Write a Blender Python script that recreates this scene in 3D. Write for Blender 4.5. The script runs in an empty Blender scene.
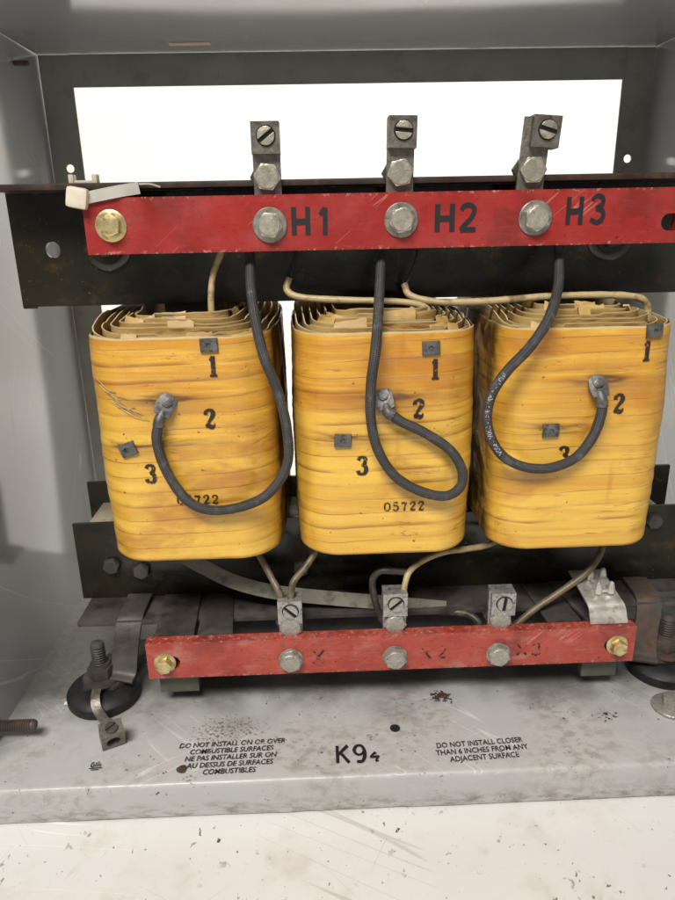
import bpy, bmesh, math, random
from mathutils import Vector, Matrix, noise
random.seed(7)
PI = math.pi
C = bpy.context.scene.collection

# ------------------------------------------------------------------ camera
EYE = Vector((0, 0, .438))
FOC = 692.22
CR = Vector((0.99923183, -0.0343063, -0.0189426))
CU = Vector((0.02887958, 0.31789368, 0.94768643))
CF = Vector((0.02648988, 0.94750551, -0.31864024))

def ray(x, y):
    return CF + CR * ((x - 337.5) / FOC) - CU * ((y - 450) / FOC)
def at(x, y, Y):                       # point of the place seen at (x, y) standing at depth Y
    v = ray(x, y); return EYE + v * (Y / v.y)
def atz(x, y, Z):                      # ... standing at height Z
    v = ray(x, y); return EYE + v * ((Z - EYE.z) / v.z)

# ------------------------------------------------------------------ mesh builder
def frame_of(d):
    d = d.normalized()
    u = d.cross(Vector((0, 0, 1)))
    if u.length < 1e-4: u = Vector((1, 0, 0))
    u.normalize(); return u, d.cross(u).normalized() * -1

class MB:
    def __init__(s):
        s.v = []; s.f = []; s.uv = {}; s.st = {}
    def add(s, vs, fs, uvs=None):
        b = len(s.v); s.v += [Vector(v) for v in vs]
        s.f += [tuple(b + i for i in f) for f in fs]
        if uvs:
            for i, q in enumerate(uvs): s.uv[b + i] = q
        return s
    def bm(s, bm, M=None):
        bm.verts.index_update()
        s.add([(M @ v.co if M else v.co.copy()) for v in bm.verts], [[v.index for v in f.verts] for f in bm.faces]); bm.free(); return s
    def box(s, a, b, bev=.0006, M=None, seg=2):
        a = Vector(a); b = Vector(b)
        bm = bmesh.new(); bmesh.ops.create_cube(bm, size=1)
        for v in bm.verts: v.co = Vector(((a[i] + b[i]) / 2 + v.co[i] * (b[i] - a[i]) for i in range(3)))
        if bev: bmesh.ops.bevel(bm, geom=bm.edges[:], offset=bev, segments=seg, affect='EDGES', profile=.6)
        return s.bm(bm, M)
    def prism(s, pts, z0, z1, M=None, bev=0):      # outline in xy, extruded along z
        bm = bmesh.new(); n = len(pts)
        lo = [bm.verts.new((p[0], p[1], z0)) for p in pts]; hi = [bm.verts.new((p[0], p[1], z1)) for p in pts]
        bm.faces.new(lo[::-1]); bm.faces.new(hi)
        for i in range(n): bm.faces.new((lo[i], lo[(i + 1) % n], hi[(i + 1) % n], hi[i]))
        if bev: bmesh.ops.bevel(bm, geom=[e for e in bm.edges], offset=bev, segments=2, affect='EDGES', profile=.6)
        return s.bm(bm, M)
    def lathe(s, prof, n=28, M=None):               # (r, z) profile round z
        vs = []; fs = []
        for r, z in prof:
            for i in range(n):
                a = 2 * PI * i / n; vs.append(Vector((r * math.cos(a), r * math.sin(a), z)))
        for k in range(len(prof) - 1):
            for i in range(n):
                j = (i + 1) % n; fs.append((k * n + i, k * n + j, (k + 1) * n + j, (k + 1) * n + i))
        fs.append(tuple(range(n - 1, -1, -1))); fs.append(tuple((len(prof) - 1) * n + i for i in range(n)))
        if M: vs = [M @ v for v in vs]
        return s.add(vs, fs)
    def ringplate(s, outer, inner, z0, z1, M=None): # two outlines with the same number of points
        n = len(outer); vs = []
        for z in (z0, z1):
            vs += [Vector((p[0], p[1], z)) for p in outer] + [Vector((p[0], p[1], z)) for p in inner]
        fs = []
        for i in range(n):
            j = (i + 1) % n
            fs += [(i, n + i, n + j, j), (2 * n + i, 2 * n + j, 3 * n + j, 3 * n + i), (i, j, 2 * n + j, 2 * n + i), (n + i, 3 * n + i, 3 * n + j, n + j)]
        if M: vs = [M @ v for v in vs]
        return s.add(vs, fs)
    def tube(s, pts, r, n=12, sub=8, flat=None, cap=True, jag=0):
        P = spline(pts, sub); m = len(P); vs = []; fs = []; uvs = []
        t0 = (P[1] - P[0]).normalized(); u, w = frame_of(t0); L = 0
        for k in range(m):
            t = (P[min(k + 1, m - 1)] - P[max(k - 1, 0)]).normalized()
            u = (u - t * u.dot(t)).normalized(); w = t.cross(u)
            if k: L += (P[k] - P[k - 1]).length
            rr = r(k / (m - 1)) if callable(r) else r
            if jag: rr *= 1 + jag * noise.noise(P[k] * 120)
            for i in range(n):
                a = 2 * PI * i / n
                vs.append(P[k] + u * (math.cos(a) * rr) + w * (math.sin(a) * rr * (flat or 1))); uvs.append((i / n, L))
        for k in range(m - 1):
            for i in range(n):
                j = (i + 1) % n; fs.append((k * n + i, k * n + j, (k + 1) * n + j, (k + 1) * n + i))
        if cap: fs.append(tuple(range(n - 1, -1, -1))); fs.append(tuple((m - 1) * n + i for i in range(n)))
        return s.add(vs, fs, uvs)
    def ribbon(s, pts, width, thick, up, sub=8):    # flat strip along pts; 'up' = direction of its width
        P = spline(pts, sub); m = len(P); vs = []; fs = []; uvs = []; L = 0
        for k in range(m):
            t = (P[min(k + 1, m - 1)] - P[max(k - 1, 0)]).normalized()
            upv = up(k / (m - 1)) if callable(up) else up
            w = (upv - t * upv.dot(t)).normalized(); q = t.cross(w)
            if k: L += (P[k] - P[k - 1]).length
            for a, b in ((-1, -1), (1, -1), (1, 1), (-1, 1)):
                vs.append(P[k] + w * (a * width / 2) + q * (b * thick / 2)); uvs.append((a * width / 2, L))
        for k in range(m - 1):
            for i in range(4):
                j = (i + 1) % 4; fs.append((4 * k + i, 4 * k + j, 4 * k + 4 + j, 4 * k + 4 + i))
        fs += [(3, 2, 1, 0), tuple(4 * (m - 1) + i for i in range(4))]
        return s.add(vs, fs, uvs)
    def build(s, name, mat, parent=None, smooth=35, kind=None):
        me = bpy.data.meshes.new(name); org = origin(parent)
        me.from_pydata([v - org for v in s.v], [], s.f); me.validate()
        bm = bmesh.new(); bm.from_mesh(me); bmesh.ops.recalc_face_normals(bm, faces=bm.faces); bm.to_mesh(me); bm.free()
        if s.uv:
            lay = me.uv_layers.new(name='UVMap')
            for l in me.loops: lay.data[l.index].uv = s.uv.get(l.vertex_index, (0, 0))
        if s.st:
            at_ = me.attributes.new('stain', 'FLOAT', 'POINT')
            for i in range(len(me.vertices)): at_.data[i].value = s.st.get(i, 0)
        if smooth:
            for p in me.polygons: p.use_smooth = True
            me.set_sharp_from_angle(angle=math.radians(smooth))
        me.materials.append(mat)
        o = bpy.data.objects.new(name, me); C.objects.link(o)
        if parent: o.parent = parent
        if kind: o['kind'] = kind
        return o

def origin(o):
    v = Vector((0, 0, 0))
    while o: v += o.location; o = o.parent
    return v

def spline(pts, sub):
    pts = [Vector(p) for p in pts]
    if len(pts) == 2: return [pts[0].lerp(pts[1], i / sub) for i in range(sub + 1)]
    E = [pts[0] * 2 - pts[1]] + pts + [pts[-1] * 2 - pts[-2]]; out = []
    for i in range(1, len(E) - 2):
        a, b, c, d = E[i - 1:i + 3]
        for k in range(sub):
            t = k / sub
            out.append(.5 * ((2 * b) + (c - a) * t + (2 * a - 5 * b + 4 * c - d) * t * t + (3 * b - a - 3 * c + d) * t ** 3))
    out.append(pts[-1]); return out

def thing(name, label, cat, loc, group=None, kind=None):
    o = bpy.data.objects.new(name, None); C.objects.link(o); o.location = loc; o.empty_display_size = .01
    return tag(o, label, cat, group, kind)
def tag(o, label, cat, group=None, kind=None):
    if label: o['label'] = label
    if cat: o['category'] = cat
    if group: o['group'] = group
    if kind: o['kind'] = kind
    return o
def copy_tree(o, parent=None):
    c = o.copy(); C.objects.link(c)
    if parent: c.parent = parent
    for ch in [x for x in bpy.data.objects if x.parent == o]: copy_tree(ch, c)
    return c
def pl(o, label): o['label'] = label; return o

RX = Matrix.Rotation(PI / 2, 4, 'X')               # local z -> -y (towards the camera)
def face_cam(p, spin=0): return Matrix.Translation(p) @ RX @ Matrix.Rotation(spin, 4, 'Z')

# ------------------------------------------------------------------ materials
class N:
    def __init__(s, name):
        s.m = bpy.data.materials.new(name); s.m.use_nodes = True; s.t = s.m.node_tree
        s.b = s.t.nodes['Principled BSDF']; s.out = s.t.nodes['Material Output']
    def n(s, typ, **kw):
        nd = s.t.nodes.new('ShaderNode' + typ)
        for k, v in kw.items():
            if k.startswith('i_'):
                nd.inputs[k[2:].replace('_', ' ')].default_value = v
            else: setattr(nd, k, v)
        return nd
    def l(s, a, b): s.t.links.new(a, b)
    def val(s, v, sock):
        if hasattr(v, 'links') or hasattr(v, 'is_linked'): s.l(v, sock)
        else: sock.default_value = v
    def math(s, op, a, b=0., c=None, clamp=False):
        nd = s.n('Math', operation=op, use_clamp=clamp); s.val(a, nd.inputs[0]); s.val(b, nd.inputs[1])
        if c is not None: s.val(c, nd.inputs[2])
        return nd.outputs[0]
    def mix(s, f, a, b, mode='MIX'):
        nd = s.n('Mix', data_type='RGBA', blend_type=mode); s.val(f, nd.inputs[0])
        for v, i in ((a, 6), (b, 7)):
            if isinstance(v, (tuple, list)): v = (*v[:3], 1)
            s.val(v, nd.inputs[i])
        return nd.outputs[2]
    def obj(s): return s.n('TexCoord').outputs['Object']
    def geo(s): return s.n('NewGeometry').outputs['Position']
    def uv(s): return s.n('TexCoord').outputs['UV']
    def map(s, v, scale=(1, 1, 1), rot=(0, 0, 0), loc=(0, 0, 0)):
        nd = s.n('Mapping'); s.l(v, nd.inputs[0]); nd.inputs['Scale'].default_value = scale; nd.inputs['Rotation'].default_value = rot; nd.inputs['Location'].default_value = loc
        return nd.outputs[0]
    def noise(s, v, scale, detail=4, rough=.55, dist=0):
        nd = s.n('TexNoise'); s.l(v, nd.inputs['Vector']); nd.inputs['Scale'].default_value = scale; nd.inputs['Detail'].default_value = detail
        nd.inputs['Roughness'].default_value = rough; nd.inputs['Distortion'].default_value = dist
        return nd.outputs[0]
    def ramp(s, f, lo, hi, a=0., b=1.):
        nd = s.n('MapRange', interpolation_type='SMOOTHSTEP'); s.val(f, nd.inputs[0])
        for i, v in enumerate((lo, hi, a, b)): s.val(v, nd.inputs[i + 1])
        return nd.outputs[0]
    def scratch(s, v, scale, rot, width=.02, stretch=6, cut=.55):
        m = s.map(s.map(v, (1, 1, 1), rot), (scale * .09, scale * 2.2, scale * 2.2), (0, 0, 0), (rot[2] * 3.7, 1.3, 2.1))
        nn = s.noise(m, 1, 1.5, .45)
        line = s.ramp(s.math('ABSOLUTE', s.math('SUBTRACT', nn, .5)), 0, width * .55, 1, 0)
        return s.math('MULTIPLY', line, s.ramp(s.noise(s.map(v, (1, 1, 1), (0, 0, 0), (rot[2] * 5, 4, 1)), scale * .55, 2), cut, cut + .06))
    def fin(s, color=None, rough=.5, metal=0., bump=None, strength=.3, dist=.001, spec=None, coat=None, ior=None):
        B = s.b.inputs
        if color is not None:
            if isinstance(color, tuple): color = (*color[:3], 1)
            s.val(color, B['Base Color'])
        s.val(rough, B['Roughness']); s.val(metal, B['Metallic'])
        if spec is not None: B['Specular IOR Level'].default_value = spec
        if ior: B['IOR'].default_value = ior
        if coat: B['Coat Weight'].default_value = coat[0]; B['Coat Roughness'].default_value = coat[1]
        if bump is not None:
            nd = s.n('Bump'); s.l(bump, nd.inputs['Height']); nd.inputs['Strength'].default_value = strength; nd.inputs['Distance'].default_value = dist
            s.l(nd.outputs[0], B['Normal'])
        return s.m

def m_panel():
    k = N('grey_painted_panel'); g = k.geo()
    big = k.noise(g, 9, 4); sc = k.math('MAXIMUM', k.scratch(g, 14, (.6, 0, 1.57), .008, 5, .54), k.scratch(g, 17, (-1.0, 0, 1.57), .008, 5, .55))
    sm = k.ramp(k.noise(k.map(g, (1, 1, .35)), 26, 5), .58, .74)
    c = k.mix(big, (.33, .34, .35), (.375, .383, .39))
    c = k.mix(k.math('MULTIPLY', sc, .6), c, (.62, .62, .62))
    c = k.mix(k.math('MULTIPLY', sm, .28), c, (.2, .195, .19))
    sp = k.ramp(k.noise(g, 160, 2), .74, .78); c = k.mix(k.math('MULTIPLY', sp, .6), c, (.09, .07, .05))
    r = k.math('ADD', k.ramp(k.noise(g, 7, 2), .3, .8, .13, .18), k.math('MULTIPLY', sm, .05))
    return k.fin(c, r, bump=k.noise(g, 420, 2), strength=.03, dist=.0005, ior=2.2)
def m_tray():
    k = N('grey_painted_tray'); g = k.geo(); sx = k.n('SeparateXYZ'); k.l(g, sx.inputs[0])
    big = k.noise(g, 8, 5); c = k.mix(big, (.385, .385, .375), (.52, .515, .50))
    sc = k.scratch(g, 22, (0, 0, .8), .02, 7, .52); sc2 = k.scratch(g, 30, (0, 0, -.5), .02, 6, .55)
    c = k.mix(k.math('MULTIPLY', k.math('MULTIPLY', k.math('MAXIMUM', sc, sc2), k.ramp(sx.outputs[2], .029, .032)), .5), c, (.74, .74, .73))
    # brown grime gathers in cloudy patches on the deck and lip
    cl = k.ramp(k.noise(g, 11, 3), .40, .66)
    dirt = k.math('MULTIPLY', cl, k.ramp(k.noise(k.map(g, (1, 1.3, 1)), 95, 6, .7), .44, .62))
    c = k.mix(k.math('MULTIPLY', dirt, .45), c, (.20, .125, .07))
    sp = k.math('MULTIPLY', k.ramp(k.noise(g, 260, 3, .6), .665, .70), k.ramp(k.noise(g, 22, 2), .42, .6))
    c = k.mix(sp, c, (.045, .028, .02))
    lip = k.ramp(sx.outputs[2], .004, .02, 1, 0)
    edge = k.math('MULTIPLY', lip, k.ramp(k.noise(k.map(g, (1, 1, 3)), 60, 6, .7), .42, .66))
    c = k.mix(k.math('MULTIPLY', edge, .75), c, (.16, .12, .085))
    grime_shade = k.ramp(k.math('ADD', sx.outputs[1], k.math('MULTIPLY', k.math('SUBTRACT', k.noise(g, 15, 5), .5), .16)), .475, .545)  # grime on the deck, deepened toward the back to paint in shade
    c = k.mix(k.math('MULTIPLY', grime_shade, .8), c, (.10, .092, .082))
    r = k.math('ADD', k.ramp(k.noise(g, 30, 4), .3, .7, .24, .42), k.math('MULTIPLY', dirt, .25))
    return k.fin(c, r, bump=k.math('ADD', k.noise(g, 300, 3), k.math('MULTIPLY', sp, 1.2)), strength=.12, dist=.0008)
def m_floor():
    k = N('white_scratched_floor'); g = k.geo()
    c = k.mix(k.noise(g, 5, 5), (.66, .65, .625), (.75, .74, .72))
    for sca, rot, col, a in ((9, (0, 0, .5), (.44, .40, .35), .55), (7, (0, 0, -.6), (.46, .42, .37), .5), (13, (0, 0, 1.35), (.36, .31, .26), .5), (16, (0, 0, .1), (.93, .93, .92), .8), (20, (0, 0, -1.1), (.4, .34, .28), .4), (11, (0, 0, .85), (.42, .36, .3), .4)):
        c = k.mix(k.math('MULTIPLY', k.scratch(g, sca, rot, .0055, 5, .55), a), c, col)
    cl = k.ramp(k.noise(g, 14, 3), .47, .62)
    chip = k.math('MULTIPLY', cl, k.ramp(k.noise(k.map(g, (1, .7, 1), (0, 0, .5)), 120, 4, .62), .615, .645))
    c = k.mix(chip, c, (.10, .065, .045))
    sp = k.ramp(k.noise(g, 210, 2), .70, .74); c = k.mix(k.math('MULTIPLY', sp, .8), c, (.12, .08, .06))
    gr = k.ramp(k.noise(g, 18, 6, .65), .5, .75); c = k.mix(k.math('MULTIPLY', gr, .4), c, (.46, .37, .26))
    return k.fin(c, k.ramp(k.noise(g, 22, 3), .3, .7, .22, .4), bump=k.math('SUBTRACT', k.noise(g, 60, 4), chip), strength=.08, dist=.001)
def m_plain(name, a, b, rough=(.4, .6), scale=30, metal=0., bump=.15, bscale=200, dirt=None, dscale=60, damt=.6, dist=.0006, dlo=.52, dhi=.68, ior=None):
    k = N(name); g = k.obj(); c = k.mix(k.ramp(k.noise(g, scale, 5), .3, .7), a, b)
    if dirt:
        dm = k.ramp(k.noise(g, dscale, 5, .65), dlo, dhi); c = k.mix(k.math('MULTIPLY', dm, damt), c, dirt)
    return k.fin(c, k.ramp(k.noise(g, scale * 1.7, 3), .3, .7, *rough), metal, bump=k.noise(g, bscale, 4), strength=bump, dist=dist, ior=ior)
def m_coil():
    k = N('amber_varnished_wrap'); uv = k.uv(); sx = k.n('SeparateXYZ'); k.l(uv, sx.inputs[0]); u, v, seed = sx.outputs
    oi = k.n('ObjectInfo').outputs['Random']
    off = k.n('CombineXYZ'); k.l(k.math('MULTIPLY', oi, 7.), off.inputs[0]); k.l(k.math('MULTIPLY', oi, 13.), off.inputs[2])
    q = k.n('VectorMath', operation='ADD'); k.l(uv, q.inputs[0]); k.l(off.outputs[0], q.inputs[1]); q = q.outputs[0]
    warp = k.math('MULTIPLY', k.math('SUBTRACT', k.noise(k.map(q, (7, 16, 1)), 1, 3), .5), .008)
    vv = k.math('ADD', k.math('ADD', v, warp), k.math('MULTIPLY', u, -.03))
    t = k.math('DIVIDE', vv, .0122); fl = k.math('FLOOR', t); fr = k.math('SUBTRACT', t, fl)
    wn = k.n('TexWhiteNoise', noise_dimensions='2D'); cv = k.n('CombineXYZ'); k.l(fl, cv.inputs[0]); k.l(k.math('MULTIPLY', oi, 91.), cv.inputs[1]); k.l(cv.outputs[0], wn.inputs['Vector'])
    band = wn.outputs['Value']
    streak = k.noise(k.map(q, (6, 150, 1)), 1, 6, .6, .8); fine = k.noise(k.map(q, (34, 900, 1)), 1, 4, .6)
    blot = k.noise(k.map(q, (11, 17, 1)), 1, 4, .6, .5)
    c = k.mix(k.ramp(band, 0, 1), (.68, .37, .038), (.80, .49, .064))
    c = k.mix(k.math('MULTIPLY', k.ramp(streak, .46, .74), .42), c, (.50, .19, .02))
    c = k.mix(k.math('MULTIPLY', k.ramp(streak, .48, .30), .4), c, (.86, .56, .12))
    c = k.mix(k.math('MULTIPLY', k.ramp(blot, .50, .70), .75), c, (.42, .15, .014))
    # an orange-brown run of varnish near the top of the wrap
    top = k.ramp(k.math('ADD', v, k.math('MULTIPLY', k.math('SUBTRACT', blot, .5), .10)), .085, .135); c = k.mix(k.math('MULTIPLY', top, k.ramp(streak, .3, .6, .15, .5)), c, (.46, .165, .018))
    wide = k.math('ADD', .07, k.math('MULTIPLY', k.ramp(band, .68, .72), .26))
    seam = k.math('MULTIPLY', k.ramp(k.math('DIVIDE', fr, wide), .0, 1., 1, 0), k.ramp(k.noise(k.map(q, (16, 40, 1)), 1, 3), .38, .62))
    c = k.mix(k.math('MULTIPLY', seam, .75), c, (.28, .085, .012))
    crk = k.math('MULTIPLY', k.ramp(k.math('ABSOLUTE', k.math('SUBTRACT', k.noise(k.map(q, (6, 62, 1)), 1, 5, .6, .4), .5)), 0, .010, 1, 0), k.ramp(k.noise(k.map(q, (24, 24, 1)), 1, 3), .44, .6))
    c = k.mix(k.math('MULTIPLY', crk, .6), c, (.24, .075, .012))
    c = k.mix(k.math('MULTIPLY', k.ramp(fine, .60, .74), .35), c, (.33, .11, .015))
    sp = k.ramp(k.noise(k.map(q, (230, 230, 1)), 1, 2), .72, .75); c = k.mix(k.math('MULTIPLY', sp, .8), c, (.06, .03, .012))
    at_ = k.n('Attribute', attribute_name='stain').outputs['Fac']
    st = k.math('MULTIPLY', at_, k.ramp(k.noise(k.map(q, (40, 300, 1)), 1, 4, .6), .3, .6, .35, 1.))
    c = k.mix(k.math('MINIMUM', st, .93), c, (.09, .033, .012))
    # blotchy dark brown over the flanks of each coil, from the corners round
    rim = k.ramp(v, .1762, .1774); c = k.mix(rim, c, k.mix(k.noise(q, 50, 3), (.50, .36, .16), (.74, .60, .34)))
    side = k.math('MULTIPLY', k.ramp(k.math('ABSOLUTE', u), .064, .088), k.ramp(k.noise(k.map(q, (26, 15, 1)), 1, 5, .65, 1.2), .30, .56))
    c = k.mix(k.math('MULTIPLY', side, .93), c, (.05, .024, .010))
    drip = k.math('MULTIPLY', k.ramp(k.noise(k.map(q, (60, 7, 1)), 1, 3, .5), .60, .70), k.ramp(k.noise(k.map(q, (14, 14, 1)), 1, 2), .45, .6))
    c = k.mix(k.math('MULTIPLY', drip, .38), c, (.40, .13, .014))
    wv = k.n('TexNoise'); k.l(k.map(q, (1500, 1500, 1)), wv.inputs['Vector']); wv.inputs['Scale'].default_value = 1; wv.inputs['Detail'].default_value = 1
    c = k.mix(k.math('MULTIPLY', k.ramp(wv.outputs[0], .35, .7), .16), c, (.34, .13, .02))
    h = k.math('ADD', k.math('ADD', k.math('MULTIPLY', streak, .5), k.math('MULTIPLY', fine, .25)), k.math('ADD', k.math('MULTIPLY', seam, -.4), k.math('MULTIPLY', fr, -.55)))
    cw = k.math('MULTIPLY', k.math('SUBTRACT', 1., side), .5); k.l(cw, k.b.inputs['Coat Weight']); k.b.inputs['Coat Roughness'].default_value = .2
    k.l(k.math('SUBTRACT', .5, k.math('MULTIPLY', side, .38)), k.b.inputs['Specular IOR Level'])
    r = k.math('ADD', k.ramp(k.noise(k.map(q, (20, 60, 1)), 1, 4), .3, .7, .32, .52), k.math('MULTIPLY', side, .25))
    return k.fin(c, r, bump=h, strength=.5, dist=.0007)
def m_paper():
    k = N('tan_insulating_paper'); g = k.obj()
    sx = k.n('SeparateXYZ'); k.l(k.uv(), sx.inputs[0]); edge = k.ramp(sx.outputs[1], .80, .93)
    c = k.mix(k.ramp(k.noise(k.map(g, (30, 30, 90)), 1, 5), .3, .7), (.36, .21, .055), (.56, .38, .13))
    c = k.mix(k.math('MULTIPLY', k.ramp(k.noise(k.map(g, (50, 50, 190)), 1, 4), .5, .66), .7), c, (.15, .065, .018))
    c = k.mix(edge, c, k.mix(k.noise(g, 60, 3), (.46, .32, .14), (.74, .62, .38)))
    return k.fin(c, .5, bump=k.noise(g, 180, 3), strength=.2, dist=.0008)
def m_braid():
    k = N('black_braided_sleeve'); uv = k.uv(); sx = k.n('SeparateXYZ'); k.l(uv, sx.inputs[0]); u, v, _ = sx.outputs
    a = k.math('ADD', k.math('MULTIPLY', u, 16), k.math('MULTIPLY', v, 950)); b = k.math('SUBTRACT', k.math('MULTIPLY', u, 16), k.math('MULTIPLY', v, 950))
    w = k.math('MULTIPLY', k.math('SINE', k.math('MULTIPLY', a, PI)), k.math('SINE', k.math('MULTIPLY', b, PI)))
    g = k.obj(); f = k.ramp(w, -.6, .8)
    c = k.mix(f, (.016, .015, .016), (.065, .062, .062)); c = k.mix(k.math('MULTIPLY', k.ramp(k.noise(g, 90, 5, .7), .5, .72), .55), c, (.17, .165, .16))
    return k.fin(c, .5, bump=w, strength=.45, dist=.0007)
def m_sleeve(name, a, b, dirt):
    k = N(name); g = k.obj(); uv = k.uv()
    c = k.mix(k.noise(k.map(uv, (5, 120, 1)), 1, 4), a, b); c = k.mix(k.math('MULTIPLY', k.ramp(k.noise(g, 75, 5, .65), .5, .66), .8), c, dirt)
    return k.fin(c, .42, bump=k.noise(k.map(uv, (8, 900, 1)), 1, 2), strength=.25, dist=.0006)
def m_ink(name, col, lo, hi, scale=220, rough=.5):
    k = N(name); g = k.geo(); f = k.math('MULTIPLY', k.ramp(k.noise(g, scale, 4, .6), lo, hi), 1.)
    tr = k.n('BsdfTransparent'); mx = k.n('MixShader'); k.fin(col, rough)
    k.l(f, mx.inputs[0]); k.l(tr.outputs[0], mx.inputs[1]); k.l(k.b.outputs[0], mx.inputs[2]); k.l(mx.outputs[0], k.out.inputs[0]); return k.m
def m_speck(name, col, lo, hi, scale):
    k = N(name); g = k.geo(); sx = k.n('SeparateXYZ'); k.l(k.uv(), sx.inputs[0]); fall = k.ramp(sx.outputs[0], .15, 1, 0, .26)
    f = k.ramp(k.math('SUBTRACT', k.noise(g, scale, 5, .65), fall), lo, hi)
    tr = k.n('BsdfTransparent'); mx = k.n('MixShader'); k.fin(col, .6)
    k.l(f, mx.inputs[0]); k.l(tr.outputs[0], mx.inputs[1]); k.l(k.b.outputs[0], mx.inputs[2]); k.l(mx.outputs[0], k.out.inputs[0]); return k.m
def m_red(name, a, b, dust, amt):
    k = N(name); g = k.obj()
    c = k.mix(k.ramp(k.noise(g, 24, 6, .65), .32, .68), a, b)
    c = k.mix(k.math('MULTIPLY', k.ramp(k.noise(k.map(g, (1, 1, 2.2)), 30, 6, .7), .5, .72), amt), c, dust)
    sm = k.math('MULTIPLY', k.ramp(k.noise(g, 17, 4), .55, .7), .45); c = k.mix(sm, c, (.10, .015, .012))
    sc = k.scratch(g, 40, (0, .7, 0), .02, 6, .56); c = k.mix(k.math('MULTIPLY', sc, .35), c, (.75, .35, .3))
    fib = k.noise(k.map(g, (60, 60, 420)), 1, 5, .65); c = k.mix(k.math('MULTIPLY', k.ramp(fib, .5, .72), .28), c, dust)
    mot = k.noise(g, 130, 4, .7); c = k.mix(k.math('MULTIPLY', k.ramp(mot, .55, .7), .3), c, (.09, .012, .010))
    sx = k.n('SeparateXYZ'); k.l(g, sx.inputs[0]); ed = k.math('MAXIMUM', k.ramp(sx.outputs[2], .0032, .0004), k.ramp(sx.outputs[2], .0318 if amt > .6 else .0360, .0344 if amt > .6 else .0388))
    ch = k.math('MULTIPLY', ed, k.ramp(k.noise(g, 170, 5, .7), .44, .6)); c = k.mix(k.math('MULTIPLY', ch, .38), c, (.055, .018, .014))
    c = k.mix(k.math('MULTIPLY', k.math('MULTIPLY', ed, k.ramp(k.noise(k.map(g, (1, 1, 1), (0, 0, 0), (5, 5, 5)), 260, 4, .7), .56, .64)), .55), c, (.62, .32, .27))
    sp = k.ramp(k.noise(g, 330, 2), .70, .74); c = k.mix(k.math('MULTIPLY', sp, .8), c, (.04, .01, .01))
    return k.fin(c, k.ramp(k.noise(g, 40, 4), .3, .7, .28, .5), bump=k.math('ADD', k.noise(g, 420, 4), k.math('MULTIPLY', fib, .6)), strength=.28, dist=.0005)
def m_black():
    k = N('black_painted_steel'); g = k.geo()
    c = k.mix(k.ramp(k.noise(g, 14, 5), .35, .65), (.009, .008, .006), (.026, .022, .012))
    c = k.mix(k.math('MULTIPLY', k.ramp(k.noise(g, 38, 6, .7), .54, .70), .6), c, (.085, .055, .020))
    sp = k.ramp(k.noise(g, 260, 3), .68, .73); c = k.mix(k.math('MULTIPLY', sp, .6), c, (.13, .09, .05))
    return k.fin(c, k.ramp(k.noise(g, 20, 4), .3, .7, .12, .34), bump=k.noise(g, 160, 4), strength=.12, dist=.0008)

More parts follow.
